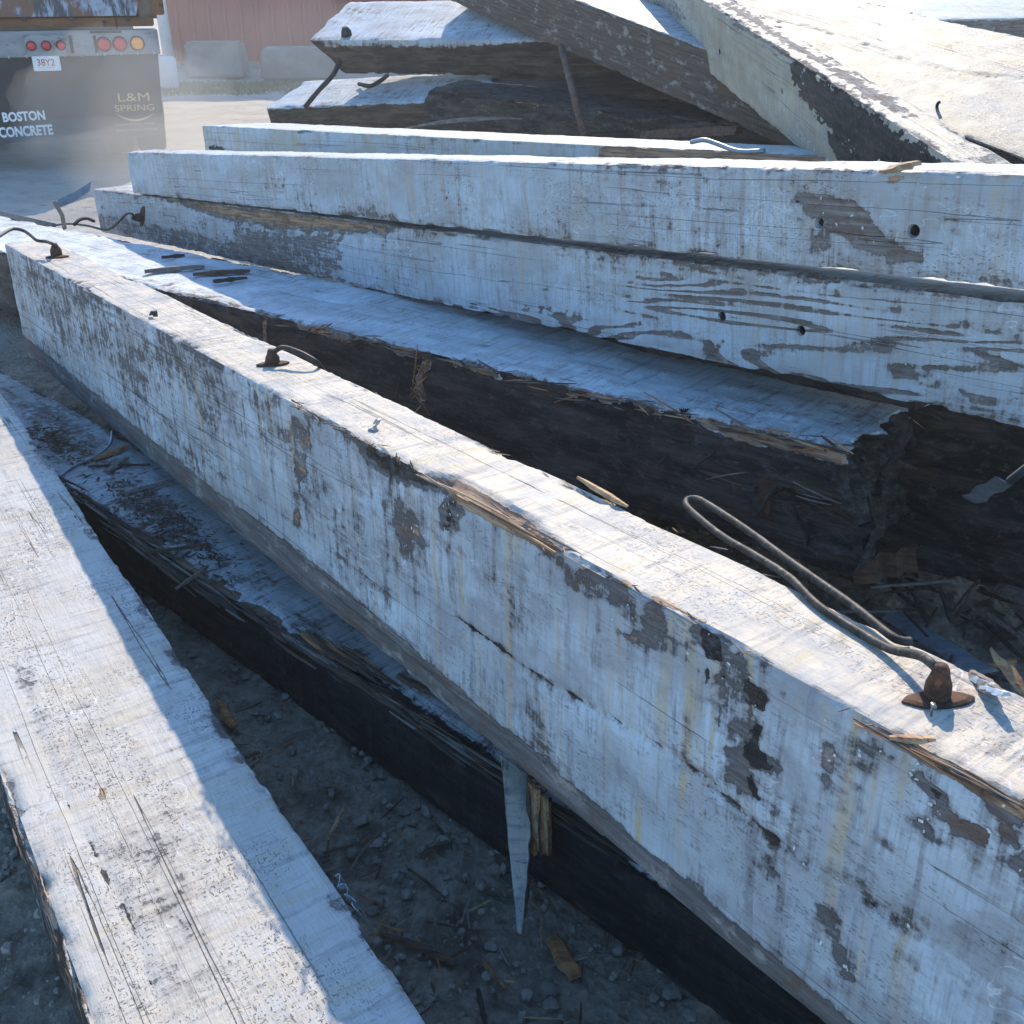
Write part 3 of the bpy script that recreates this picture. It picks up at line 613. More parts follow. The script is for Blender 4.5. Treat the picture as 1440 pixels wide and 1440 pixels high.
# ---------------------------------------------------------------- iron anchors, rods, clips
RUST = simple_mat('rusted_iron', (.030,.018,.014), (.10,.048,.028), (60, 60, 60), .8, .2, .0015, c3=(.20,.085,.045))
ROD = simple_mat('old_steel_rod', (.022,.020,.019), (.065,.058,.052), (50, 50, 50), .6, .35, .001, c3=(.15,.12,.09))
STEEL = simple_mat('blue_grey_sheet_steel', (.20,.25,.30), (.30,.35,.39), (20, 20, 20), .45, .5, .0006)
BRIGHT = simple_mat('bare_steel', (.30,.33,.36), (.45,.48,.50), (60, 60, 60), .35, .8, .0004)
BLACKIN = simple_mat('dark_iron_strap', (.025,.022,.022), (.06,.05,.045), (40, 40, 40), .7, .2, .0008)

def anchor(bk, face, base, e0, e1, apex_h, rod_pts, rod_r, plate_w, boss=(.019, .008)):
    """plate on the beam, tapered boss standing on it, rod bent out of the boss (all in the beam's own frame)"""
    c = on(bk, face, *base); a = on(bk, face, *e0); d = on(bk, face, *e1)
    k, s = FACE[face]; n = np.zeros(3); n[k] = s
    ax = d-a; hl = np.linalg.norm(ax)/2; ax /= np.linalg.norm(ax); sd_ = np.cross(n, ax); mid = (a+d)/2
    out = []
    for an in np.linspace(0, 2*math.pi, 18, endpoint=False):
        r = (math.cos(an)*hl, math.copysign(abs(math.sin(an))**1.45, math.sin(an))*plate_w)
        j = 1+.06*(random.random()-.5); out.append(mid+ax*r[0]*j+sd_*r[1]*j)
    V = [p-n*.002 for p in out]+[p+n*.0045 for p in out]+[mid+(p-mid)*.82+n*.0065 for p in out]; m = len(out)
    F = [(i, (i+1) % m, m+(i+1) % m, m+i) for i in range(m)]+[(m+i, m+(i+1) % m, 2*m+(i+1) % m, 2*m+i) for i in range(m)]+[tuple(range(2*m, 3*m))]
    pl = obj('anchor_plate', V, F, RUST, OB[bk])
    prof = [(0, boss[0]), (.15, boss[0]*1.02), (.45, boss[0]*.98), (.68, boss[0]*.72), (.88, boss[1]*1.25), (1.0, boss[1])]
    V, F = tube_data([c+n*(.004+apex_h*t) for t, _ in prof], [r for _, r in prof], 14, .10)
    obj('anchor_boss', V, F, RUST, pl, True)
    P = [c+n*(apex_h-.006)] + [on(bk, face, u, v, h) for u, v, h in rod_pts]
    tube('bent_rod', catmull(P, 6), rod_r, ROD, pl, 8, .06)
    return pl
anchor('A', 'top', (1316, 985), (1267, 990), (1370, 984), .042,
       [(1306, 930, .043), (1290, 921, .030), (1250, 912, .012), (1205, 887, .0075), (1150, 851, .008), (1110, 812, .010), (1060, 780, .004), (1020, 757, -.004), (985, 730, -.010),
        (966, 712, -.012), (966, 703, -.010), (978, 701, -.006), (995, 709, -.002), (1050, 745, .008), (1120, 796, .014), (1200, 852, .014), (1250, 892, .012), (1268, 901, .010), (1281, 902, .009)], .0056, .017, (.0145, .0072))
anchor('A', 'top', (384, 513), (361, 515), (407, 511), .034, [(393, 490, .040), (402, 489, .041), (420, 495, .036), (436, 503, .026), (447, 511, .012), (455, 522, -.02)], .0058, .020, (.017, .008))
anchor('A', 'top', (80, 361), (64, 363), (97, 361), .046, [(76, 344, .052), (66, 340, .055), (52, 338, .058), (42, 330, .070), (32, 324, .08), (18, 322, .085), (4, 329, .08), (-20, 345, .07)], .0062, .022, (.021, .008))
anchor('D', 'front', (200, 305), (203, 290), (198, 318), .055, [(186, 301, .065), (178, 301, .075), (168, 311, .085), (156, 321, .09), (146, 323, .10), (120, 317, .12), (92, 315, .14), (60, 321, .16), (30, 331, .18), (-10, 338, .2)], .0065, .028, (.022, .009))

def ribbon(name, pts, side, w, t, mat, parent=None):
    """bent flat strip: swept along pts, its width along the vector side"""
    P = [np.array(p, float) for p in pts]; sd_ = np.array(side, float); sd_ /= np.linalg.norm(sd_); V = []; F = []
    for i, p in enumerate(P):
        tg = P[min(i+1, len(P)-1)]-P[max(i-1, 0)]; tg /= np.linalg.norm(tg)+1e-12; nn = np.cross(tg, sd_); nn /= np.linalg.norm(nn)+1e-12
        for a, b in ((-1, -1), (1, -1), (1, 1), (-1, 1)): V.append(p+sd_*w/2*a+nn*t/2*b)
    n = len(P)
    for i in range(n-1):
        for k in range(4): F.append((4*i+k, 4*i+(k+1) % 4, 4*i+4+(k+1) % 4, 4*i+4+k))
    F += [(0, 1, 2, 3)[::-1], tuple(4*(n-1)+k for k in range(4))]
    return obj(name, V, F, mat, parent, False)
# curled steel clip and a cut bolt standing on the sunlit top, a nail by the big anchor
c = on('A', 'top', 525, 603); ribbon('curled_clip', catmull([c+np.array(p) for p in ((-.016, .012, .004), (-.006, .014, .016), (.008, .010, .018), (.012, .0, .010), (.004, -.008, .004), (-.006, -.004, .006))], 5), (.5, -.85, .1), .012, .0016, STEEL, A_)
c = on('A', 'top', 216, 446); ribbon('curled_clip', catmull([c+np.array(p) for p in ((-.02, .0, .002), (-.008, .004, .015), (.006, .004, .016), (.012, .002, .003))], 5), (.3, .95, 0), .013, .0018, BLACKIN, A_)
c = on('A', 'top', 1309, 1008); tube('nail', [c, c+np.array((0, 0, .014)), c+np.array((.001, 0, .015))], [.0016, .0016, .0045], BRIGHT, A_, 8)
# nails and a bent tie left in the black beam's face
for (u, v), (u2, v2), h in (((563, 530), (560, 560), .02), ((1010, 632), (972, 660), .05), ((940, 640), (925, 655), .03), ((500, 488), (512, 506), .02), ((437, 462), (430, 478), .02), ((970, 620), (935, 610), .015), ((650, 510), (660, 520), .02), ((870, 640), (880, 660), .015)):
    a = on('C', 'front', u, v); b = on('C', 'front', u2, v2, h); tube('bent_nail', [a, (a+b)/2+np.array((0, -.008, 0)), b], .0035, BLACKIN, C_, 6)
a = on('C', 'front', 1080, 672, .005); ribbon('iron_tie', [a, a+np.array((.0, -.01, -.05)), a+np.array((.0, -.012, -.10))], (1, .2, 0), .034, .006, RUST, C_)
a = on('C', 'front', 1062, 700, .02); ribbon('bent_bracket', catmull([a+np.array((-.03, .01, 0)), a, a+np.array((.02, -.03, -.03)), a+np.array((.045, -.02, .02)), a+np.array((.05, .0, .05))], 4), (.3, .9, .3), .02, .004, BLACKIN, C_)
# crumpled strap stuck on the right edge of the foreground beam, bent nail in L, peg on I
a = on('F', 'top', 468, 1236); e = on('F', 'top', 500, 1282)
ribbon('crumpled_strap', [a+(e-a)*t+np.array((0, .008+.006*math.sin(t*19), -.006+.007*math.sin(t*23))) for t in np.linspace(0, 1, 22)], (0, .35, -.93), .022, .0015, STEEL, F_)
a = on('L', 'top', 1318, 152); tube('bent_nail', catmull([a-np.array((.0, .0, .01)), a+np.array((.0, 0, .012)), a+np.array((.03, -.01, .03))], 4), .006, BLACKIN, L_, 7)
c = on('I', 'top', 488, 50); tube('peg', [c, c+np.array((0, 0, .03)), c+np.array((.0, 0, .055))], [.038, .034, .02], BLACKIN, I_, 7, .3)
a = on('I', 'front', 478, 85); b = on('H', 'top', 430, 150); ia = world_of('I', a); hb = world_of('H', b)
tag(tube('iron_bar', catmull([ia, ia*.7+hb*.3+np.array((.03, -.05, .0)), ia*.35+hb*.65+np.array((.01, -.05, 0)), hb+np.array((0, -.03, 0))], 6), .016, BLACKIN, sides=8, wob=.1), 'dark bent iron bar hanging from the slanted beam end at the back', 'iron bar')
tag(tube('iron_bar', catmull([world_of('H', on('H', 'top', *p, h)) for *p, h in ((505, 118, .02), (520, 121, .03), (533, 115, .035), (545, 106, .03))], 6), .014, BLACKIN, sides=8, wob=.1), 'short curved iron bar on the pale beam top beneath the slanted beam end', 'iron bar')
tag(tube('rusty_rod', [at_y(789, 66, 6.5), at_y(806, 130, 6.1), at_y(824, 200, 5.7)], .020, simple_mat('brown_rust', (.07,.04,.028), (.15,.085,.055), (30, 30, 30), .85)), 'straight brown rod standing upright below the sloping grey beam', 'rod')
# bent sheet strip at the left end of the stack with its leg, and the flat bar beside it
a, b, c, d_ = at_y(127, 262, 6.25), at_y(80, 287, 6.05), at_y(78, 284, 6.05), at_y(91, 322, 5.8)
ST = tag(ribbon('bent_strip', [a, (a*.5+b*.5)+np.array((0, 0, -.01)), b], (.15, .5, .85), .06, .004, STEEL), 'bent blue grey sheet strip sticking out at the left end of the stack', 'metal strip')
ribbon('strip_leg', [c+np.array((-.006, 0, .0)), (c+d_)/2+np.array((.012, 0, 0)), d_], (.8, .5, .2), .022, .006, BLACKIN, ST)
a, b = at_y(2, 302, 6.6), at_y(76, 319, 6.1)
tag(ribbon('flat_bar', [a, (a+b)/2, b], (.1, .35, .93), .042, .02, simple_mat('grey_wood_lath', (.14,.12,.11), (.22,.19,.17), (4, 60, 60))), 'grey lath lying behind the far left end of the beams', 'lath')
tag(tube('iron_bar', catmull([at_y(104, 316, 6.0), at_y(112, 309, 6.05), at_y(122, 307, 6.1), at_y(132, 311, 6.2)], 5), .010, BLACKIN, sides=7), 'thin bent rod end showing below the left end of the stack', 'iron bar')

# ---------------------------------------------------------------- splintered wood
CHIPS = [simple_mat('fresh_split_wood', (.50,.32,.17), (.26,.145,.075), (9, 60, 60), .8, 0, .002, c3=(.15,.08,.045)),
         simple_mat('brown_bark_wood', (.13,.075,.045), (.055,.034,.024), (10, 60, 60), .9, 0, .003),
         simple_mat('grey_old_wood', (.23,.19,.155), (.12,.095,.08), (8, 60, 60), .9, 0, .002),
         simple_mat('black_tarred_wood', (.030,.025,.022), (.060,.046,.037), (10, 60, 60), .9, 0, .003),
         simple_mat('orange_split_wood', (.42,.19,.075), (.20,.085,.035), (9, 70, 70), .8, 0, .002)]
def sliver(p0, p1, w, t, up=(0, 0, 1), bend=0.0, seg=6, blunt=.3, jag=.25):
    p0, p1 = np.array(p0, float), np.array(p1, float); ax = p1-p0; L = np.linalg.norm(ax); ax /= L; up = np.array(up, float)
    sd_ = np.cross(up, ax); sd_ /= np.linalg.norm(sd_)+1e-9; up = np.cross(ax, sd_); V = []; F = []
    for i in range(seg+1):
        s = i/seg; k = min(1, blunt+(1-blunt)*2.2*min(s, 1-s)+.12); k *= 1+jag*(random.random()-.5)
        c = p0+ax*L*s+up*(bend*L*4*s*(1-s))+sd_*(w*.25*(random.random()-.5))
        for a, b in ((-1, -.6), (-.5, 1), (.6, .8), (1, -.5)): V.append(c+sd_*a*w/2*k+up*b*t/2*k)
    for i in range(seg):
        for q in range(4): F.append((4*i+q, 4*i+(q+1) % 4, 4*i+4+(q+1) % 4, 4*i+4+q))
    F += [(3, 2, 1, 0), tuple(4*seg+q for q in range(4))]
    return V, F
def splinter(p0, p1, w, t, mat, label=None, group=None, parent=None, name='wood_splinter', cat='splinter', **k):
    o = obj(name, *sliver(p0, p1, w, t, **k), mat, parent)
    return tag(o, label, cat, group) if label else o
def world_line(bk, face, pts): return [world_of(bk, on(bk, face, *p)) for p in pts]

def fibres(bk, face, pts, n, Lr, w, mats, spread=.01, lift=.006, name='raised_splinter', ang=.06, sink=.004):
    """thin slivers lying along the grain near a line on a face"""
    q = [on(bk, face, *p) for p in pts]; k, s = FACE[face]; ax = AXES[face][1]
    for _ in range(n):
        i = random.randrange(len(q)-1); c = q[i]+(q[i+1]-q[i])*random.random(); L = random.uniform(*Lr)
        c = c.copy(); c[ax] += random.gauss(0, spread); d = np.zeros(3); d[0] = L; d[ax] = L*random.gauss(0, ang)
        a = c-d/2; b = c+d/2; a[k] += s*(random.uniform(-sink, 0)); b[k] += s*random.uniform(-sink, lift)
        if random.random() < .5: a[k], b[k] = b[k], a[k]
        wd = random.uniform(w*.5, w); sp(a, b, wd, wd*.6, CHIPS[random.choice(mats)], parent=OB[bk], name=name, seg=4, bend=random.gauss(0, .012), blunt=random.uniform(.1, .5))
sp = splinter
# the white wedge hanging between the two beams, with its broken brown stub
ap = lambda u, v, d: C0+ray(u, v)*d/np.linalg.norm(ray(u, v))
def wedge():
    dep = 2.10
    L_e = [(703, 1060), (708, 1100), (712, 1150), (716, 1200), (722, 1255), (728, 1312)]; R_e = [(752, 1098), (750, 1120), (747, 1160), (742, 1205), (738, 1260), (733, 1314)]
    def fine(e, j):
        o = []
        for (a, b), (c, d) in zip(e[:-1], e[1:]):
            for t in (0, .33, .66): o.append((a+(c-a)*t+random.uniform(-j, j), b+(d-b)*t))
        return o+[e[-1]]
    L_e = fine(L_e, .8); R_e = fine(R_e, 2.2); V = []; n = len(L_e)
    for i in range(n):
        d0 = dep-.10*i/n; t_ = random.uniform(-.003, .003)
        V += [ap(*L_e[i], d0), ap(L_e[i][0]*.45+R_e[i][0]*.55, L_e[i][1]*.45+R_e[i][1]*.55, d0+t_), ap(*R_e[i], d0+.002), ap(R_e[i][0]+3*(1-i/n), R_e[i][1], d0+.022*(1-i/n)+.005), ap(*L_e[i], d0+.022*(1-i/n)+.005)]
    F = [(5*i+k, 5*i+5+k, 5*i+5+(k+1) % 5, 5*i+(k+1) % 5) for i in range(n-1) for k in range(5)]+[(0, 1, 2, 3, 4), tuple(5*(n-1)+k for k in range(5))[::-1]]
    o = obj('torn_wedge', V, F, MT_A, None, True); o.data.set_sharp_from_angle(angle=R_(35)); 
    x_ = ap(728, 1312, 2.0)-ap(725, 1060, 2.1); x_ /= np.linalg.norm(x_); y_ = np.cross(x_, ray(725, 1180)); y_ /= np.linalg.norm(y_); Mw = np.eye(4); Mw[:3,0] = x_; Mw[:3,1] = y_; Mw[:3,2] = np.cross(x_, y_); Mw[:3,3] = ap(725, 1060, 2.1)
    Mw = Matrix(Mw.tolist()); o.data.transform(Mw.inverted()); o.matrix_world = Mw
    tag(o, 'white painted torn wedge of wood hanging point down below the upright beam', 'splinter')
    for k in range(7):
        u = 745+k*4.4; v0 = 1092+k*5+random.random()*6; v1 = 1196+random.random()*12-abs(k-4)*3
        splinter(world_of('B', on('B', 'front', u, v0, .010+.004*(k % 3))), world_of('B', on('B', 'front', u+3-k*.3, v1, .028-.002*abs(k-3))), .013, .022, CHIPS[1] if k % 3 == 0 else CHIPS[4] if k % 3 == 1 else CHIPS[0], parent=o, name='torn_fibre', blunt=.85, seg=5).matrix_parent_inverse = Mw.inverted()
    splinter(ap(741, 1190, dep-.03), ap(736, 1290, dep-.07), .016, .012, CHIPS[1], parent=o, name='torn_fibre', blunt=.3).matrix_parent_inverse = Mw.inverted()
wedge()
# long slivers with a place of their own
sp = splinter
q = world_line('A', 'top', [(812, 684), (884, 720)]); sp(q[0]+np.array((0, .01, .012)), q[1]+np.array((0, .012, .004)), .014, .010, CHIPS[0], 'long tan splinter lying on the back edge of the sunlit beam top')
q = [on('A', 'top', 1368, 960, .004), on('A', 'top', 1412, 975, .015)]
for k in range(4):
    a = on('A', 'top', 1366+k*4, 945+k*7, .004); b = on('A', 'top', 1402+k*4, 968+k*3, .016+.004*k); sp(a, b, .014, .008, MT_E if k % 2 else CHIPS[2], parent=A_, name='raised_splinter', blunt=.6)
q = [on('A', 'top', 1250, 1037, .004), on('A', 'top', 1316, 1040, .006)]; sp(q[0], q[1], .012, .006, CHIPS[0], parent=A_, name='raised_splinter', blunt=.4)
fibres('A', 'top', [(600, 668), (700, 715), (785, 768)], 6, (.05, .16), .006, (0, 0, 2), .006, .004)
fibres('A', 'top', [(590, 664), (680, 712), (780, 772)], 3, (.15, .3), .008, (0, 0, 1), .003, .004)
fibres('A', 'top', [(410, 566), (480, 604), (590, 660)], 42, (.012, .06), .004, (0, 1, 1, 3), .004, .010, ang=.35)
fibres('A', 'top', [(1250, 1034), (1340, 1083), (1440, 1135)], 16, (.03, .12), .006, (1, 1, 4, 2), .004, .004, ang=.08)
fibres('A', 'top', [(600, 664), (900, 830), (1240, 1030)], 26, (.008, .03), .003, (0, 1, 2), .004, .006, ang=.5)
fibres('A', 'top', [(480, 530), (760, 665), (1040, 786), (1200, 872)], 18, (.008, .04), .003, (0, 1, 2), .003, .005, ang=.4)
sp(at_y(560, 183, 6.6), at_y(735, 167, 6.4), .045, .03, CHIPS[2], 'long pale splinter lying along the painted beam below the black rotten beam', bend=.03, blunt=.15)
sp(at_y(905, 190, 5.6), at_y(1040, 184, 5.2), .07, .05, CHIPS[1], 'thick brown stick lying in the shadow left of the leaning yellowed beam', blunt=.7)
tag(tube('iron_bar', catmull([at_y(972, 200, 4.55), at_y(990, 197, 4.5), at_y(1010, 203, 4.45), at_y(1040, 213, 4.35), at_y(1076, 212, 4.3)], 6), .010, STEEL, sides=7), 'pale twisted strip of metal lying on the split tan beam edge', 'metal strip')
q = world_line('E', 'top', [(1240, 247), (1290, 240)]); sp(q[0]+np.array((0, 0, .006)), q[1]+np.array((0, .01, .014)), .03, .014, CHIPS[0], 'tan sliver lifted from the upper edge of the top stacked beam', blunt=.5)
for (u0, v0, u1, v1, w, m, lab) in ((204, 386, 288, 378, .035, 2, 'grey brown bark strip on the blue worn top left of the chipped edge'), (272, 390, 352, 384, .045, 1, 'dark bark strip on the blue worn top, beside the grey brown one'), (300, 400, 348, 394, .02, 3, 'black narrow bark sliver in front of the dark bark strip'), (228, 366, 260, 362, .02, 3, 'black small bark sliver nearest the left end of the worn top'), (460, 467, 492, 480, .02, 2, 'pale shaving curling over the chipped edge of the black beam')):
    q = world_line('C', 'top', [(u0, v0), (u1, v1)]); sp(q[0]+np.array((0, 0, .012)), q[1]+np.array((0, 0, .010)), w, .02, CHIPS[m], lab, blunt=.6, jag=.5)
fibres('C', 'front', [(370, 440), (470, 468), (700, 528)], 26, (.02, .14), .010, (1, 2, 2, 3), .012, .010, ang=.15)
fibres('C', 'front', [(700, 530), (900, 570), (1190, 640)], 30, (.03, .14), .008, (1, 2, 3, 3, 3), .014, .008, ang=.15)
fibres('C', 'front', [(430, 460), (530, 482), (640, 512), (800, 550)], 34, (.03, .13), .012, (0, 1, 1, 4, 2), .010, .010, ang=.2)
fibres('C', 'front', [(800, 552), (1000, 594), (1190, 636)], 34, (.03, .14), .010, (0, 1, 1, 4, 2), .012, .010, ang=.2)
for _k in range(5): fibres('C', 'front', [(585+_k*3, 500), (582+_k*3, 562)], 5, (.02, .06), .010, (1, 4, 0), .02, .012, ang=1.5)
fibres('C', 'front', [(980, 640), (1100, 700), (1190, 730)], 22, (.04, .16), .009, (1, 3, 3, 3, 2), .03, .012, ang=.25)
q = world_line('C', 'top', [(1012, 592), (1016, 560)]); 
for k in range(6): sp(world_of('C', on('C', 'top', 958+k, 580)), world_of('C', on('C', 'top', 955+k*3, 574, .02+.01*random.random())), .004, .003, CHIPS[1], parent=None, label='tuft of upright dark fibres on the edge of the black beam', group='fibres of the upright tuft', seg=3)

def flakes(bk, face, polys, n, sz):
    V = []; F = []; k, s_ = FACE[face]; ax = AXES[face][1]
    for _ in range(n):
        pl = random.choice(polys); i = random.randrange(len(pl)); a = on(bk, face, *pl[i]); b = on(bk, face, *pl[(i+1) % len(pl)]); c = a+(b-a)*random.random()
        c[0] += random.gauss(0, .012); c[ax] += random.gauss(0, .012); L = random.uniform(*sz); w_ = L*random.uniform(.4, .9); an = random.uniform(0, 6.28); t = random.uniform(.15, .6)
        d = np.zeros(3); d[0] = math.cos(an); d[ax] = math.sin(an); e = np.zeros(3); e[0] = -math.sin(an); e[ax] = math.cos(an); nn = np.zeros(3); nn[k] = s_; m = len(V)
        for q, lift in ((0, .0005), (.5, .10*t), (1, .42*t)):
            for sd2 in (-1, 1): V.append(c+d*L*q+e*w_*.5*sd2*(1-.35*q*random.random())+nn*(lift*L+.0008))
        F += [(m, m+2, m+3, m+1), (m+2, m+4, m+5, m+3)]
    tag(obj('paint_flakes', V, F, FLAKE, OB[bk]), None, None, kind='stuff')
FLAKE = simple_mat('curling_white_paint', (.57,.60,.62), (.48,.48,.47), (40, 40, 40), .65, 0, .0006)
flakes('A', 'front', [[(404, 575), (440, 640), (420, 690), (402, 620)], [(558, 712), (585, 735), (568, 778)], [(618, 690), (652, 715), (622, 740)], [(503, 620), (600, 672), (640, 702)], [(760, 765), (880, 840), (990, 905), (985, 935), (800, 822)], [(984, 890), (1078, 965), (1058, 1120), (1010, 1010)], [(1155, 1000), (1235, 1050), (1170, 1095)], [(1285, 1080), (1345, 1135), (1295, 1110)], [(1290, 1150), (1380, 1185)], [(1395, 1135), (1440, 1240)], [(1148, 1265), (1195, 1375)], [(900, 1035), (1060, 1160), (1215, 1268), (1440, 1420)]], 90, (.002, .006))
flakes('D', 'front', [[(330, 315), (480, 335), (480, 395), (320, 355)], [(640, 430), (900, 455), (1160, 520), (1280, 540)]], 30, (.003, .008))
flakes('E', 'front', [[(1122, 283), (1195, 292), (1232, 338), (1290, 364), (1195, 325)], [(470, 290), (560, 300)], [(1235, 243), (1300, 250)]], 20, (.003, .007))
flakes('K', 'front', [[(1128, 95), (1260, 190), (1330, 235), (1215, 225), (1130, 140)]], 20, (.004, .009))
# bark and sticks on top of the low dark beam
for (u0, v0, u1, v1, w, m, lab) in ((132, 650, 180, 632, .030, 4, 'orange brown wood chip on the low beam top beside the grey wire'), (150, 668, 178, 648, .028, 2, 'grey brown chip with pale end lying below the orange one'), (125, 660, 212, 658, .010, 3, 'black straight stick beside the chips on the low beam'), (204, 782, 296, 770, .010, 1, 'long brown stick lying across the splintered edge of the low beam'), (248, 833, 294, 802, .008, 2, 'thin grey stick poking over the front edge of the low beam'), (165, 700, 245, 680, .014, 2, 'flat grey strip against the foot of the upright beam'), (560, 955, 620, 985, .020, 1, 'brown split sliver on the low beam just before it goes under')):
    q = world_line('B', 'top', [(u0, v0), (u1, v1)]); sp(q[0]+np.array((0, 0, .010)), q[1]+np.array((0, 0, .012)), w, .010, CHIPS[m], lab, blunt=.6)
tag(tube('grey_wire', catmull([world_of('B', on('B', 'top', u, v, h)) for u, v, h in ((84, 670, .006), (105, 655, .008), (128, 645, .012), (146, 634, .012), (156, 622, .014), (158, 606, .02))], 6), .0048, STEEL, sides=7), 'bent grey wire lying across the low dark beam', 'wire')
fibres('B', 'top', [(95, 682), (240, 798), (384, 885)], 70, (.06, .35), .010, (1, 1, 2, 3, 3), .012, .008, ang=.05)
fibres('B', 'top', [(384, 885), (514, 960), (700, 1092)], 60, (.05, .30), .012, (1, 1, 2, 3, 3), .013, .008, ang=.05)
fibres('B', 'top', [(700, 1085), (860, 1195)], 26, (.05, .25), .010, (1, 3, 3), .010, .004, ang=.05)
fibres('B', 'top', [(450, 905), (515, 944)], 16, (.10, .22), .014, (1, 1, 4, 4), .010, .014, ang=.05)
def mulch(name, label, spots, mats, smin, smax, n, up=.004):
    V = []; F = []
    for k in range(n):
        p, rx, ax, ay = spots(); an = random.uniform(-.5, .5)+rx; L = random.uniform(smin, smax)
        d = np.array((math.cos(an), math.sin(an), random.uniform(-.15, .25))); q = np.array(p)+np.array((0, 0, random.uniform(0, up)))
        v, f = sliver(q, q+d*L, L*random.uniform(.10, .3), L*.10, seg=2); F += [tuple(i+len(V) for i in x) for x in f]; V += v
    tag(obj(name, V, F, mats), label, None, kind='stuff')
def spotB(poly):
    P = [on('B', 'top', *p) for p in poly]
    def f():
        w = rng.dirichlet(np.ones(len(P))*.8); p = sum(a*b for a, b in zip(w, P))+np.array((rng.normal(0, .05), rng.normal(0, .03), 0)); p[1] = np.clip(p[1], -.155, .15); return world_of('B', p+np.array((0, 0, .003))), random.gauss(-.6, .9), 0, 0
    return f
mulch('bark_shreds', 'dark bark shreds strewn over the low beam', spotB([(20, 585), (80, 600), (130, 640), (110, 680), (60, 620)]), CHIPS[1], .006, .035, 420, .010)
mulch('bark_shreds', 'brown bark shreds strewn over the low beam', spotB([(120, 640), (200, 680), (300, 760), (250, 770), (160, 710)]), CHIPS[1], .005, .03, 420, .007)
mulch('bark_shreds', 'black bark shreds strewn over the low beam', spotB([(150, 680), (260, 720), (380, 830), (330, 830), (200, 740)]), CHIPS[3], .005, .03, 380, .006)

# ---------------------------------------------------------------- gravel and litter on the ground
def stones(name, label, n, area, r0, r1, mat):
    V = []; F = []
    ico = [(0,-.53,.85),(0,.53,.85),(0,.53,-.85),(0,-.53,-.85),(.85,0,.53),(.85,0,-.53),(-.85,0,.53),(-.85,0,-.53),(.53,.85,0),(-.53,.85,0),(.53,-.85,0),(-.53,-.85,0)]
    fc = [(0,4,1),(0,10,4),(4,8,1),(4,5,8),(5,2,8),(3,2,5),(3,5,10),(10,5,4),(0,11,10),(3,10,11),(0,6,11),(6,7,11),(7,3,11),(7,2,3),(7,9,2),(6,9,7),(6,1,9),(9,1,8),(9,8,2),(0,1,6)]
    for k in range(n):
        x = random.uniform(area[0], area[1]); y = random.uniform(area[2], area[3]); r = r0+(r1-r0)*random.random()**3; b = len(V); sx, sy, sz = [random.uniform(.6, 1.25) for _ in range(3)]; an = random.random()*6.28
        for v in ico:
            j = random.uniform(.8, 1.15); X, Y, Z = v[0]*sx*r*j, v[1]*sy*r*j, v[2]*sz*r*.75*j; V.append((x+X*math.cos(an)-Y*math.sin(an), y+X*math.sin(an)+Y*math.cos(an), r*.15+Z))
        F += [tuple(i+b for i in f) for f in fc]
    tag(obj(name, V, F, mat), label, None, kind='stuff')
STONE = simple_mat('grey_gravel', (.16,.132,.105), (.31,.265,.215), (14, 14, 14), .9, 0, .001)
STONE2 = simple_mat('pale_gravel', (.22,.21,.20), (.32,.31,.30), (20, 20, 20), .85, 0, .001)
stones('gravel', 'grey gravel stones in the dirt between the beams', 9000, (-1.5, .9, .45, 3.2), .0022, .015, STONE)
stones('gravel', 'pale gravel grit in the dirt between the beams', 500, (-1.4, .8, .5, 2.8), .0015, .0045, STONE2)
for (u0, v0, u1, v1, w, m, z, lab) in ((775, 1318, 812, 1374, .036, 4, .012, 'orange wood chip lying on the gravel below the hanging wedge'), (770, 1360, 830, 1344, .006, 2, .012, 'thin grey twig beside the orange chip on the gravel'), (535, 1313, 640, 1352, .016, 1, .012, 'long dark brown stick on the gravel near the foreground beam edge'), (592, 1205, 628, 1183, .016, 1, .01, 'brown curved chip on the gravel, halfway to the low beam'), (460, 1180, 485, 1135, .009, 0, .01, 'tan twig on the gravel close to the foreground beam'), (455, 1200, 497, 1188, .007, 1, .01, 'short brown twig touching the edge of the foreground beam'), (308, 985, 328, 1022, .026, 4, .02, 'orange bark chip standing beside the edge of the foreground beam'), (344, 1065, 366, 1058, .014, 1, .02, 'brown chip by the notch of the foreground beam'), (395, 1040, 440, 1026, .008, 2, .012, 'pale twig on the dark gravel below the low beam'), (665, 1255, 648, 1300, .006, 2, .012, 'thin pale straw on the gravel left of the wedge point'), (655, 1260, 660, 1305, .005, 2, .012, 'second thin straw crossing the pale one'), (735, 1100, 780, 1440, .0, 1, 0, ''), (672, 1390, 682, 1440, .010, 3, .012, 'black stick at the bottom of the picture on the gravel'), (575, 1222, 625, 1262, .007, 1, .01, 'brown twig between two chips on the gravel'), (860, 1260, 900, 1300, .007, 1, .01, 'thin brown twig on the gravel right of the wedge')):
    if not lab: continue
    a, b = at_z(u0, v0, z), at_z(u1, v1, z); sp(a, b, w, max(.005, w*.35), CHIPS[m], lab, blunt=.6, bend=.03)
for k in range(210):
    u = random.uniform(250, 1000); v = random.uniform(960, 1440); a = at_z(u, v, .008); an = random.random()*6.28; L = random.uniform(.015, .085)
    b = a+np.array((math.cos(an)*L, math.sin(an)*L, random.uniform(-.004, .008)))
    if -(a[0]+1.05)*.6 + (1.9-a[1])*.0 > 9: continue
    sp(a, b, random.uniform(.0025, .007), .003, CHIPS[random.choice((0, 1, 1, 2, 2, 3, 4))], 'small dark wood sliver in the gravel between foreground and low beams', 'slivers in the gravel', seg=3)
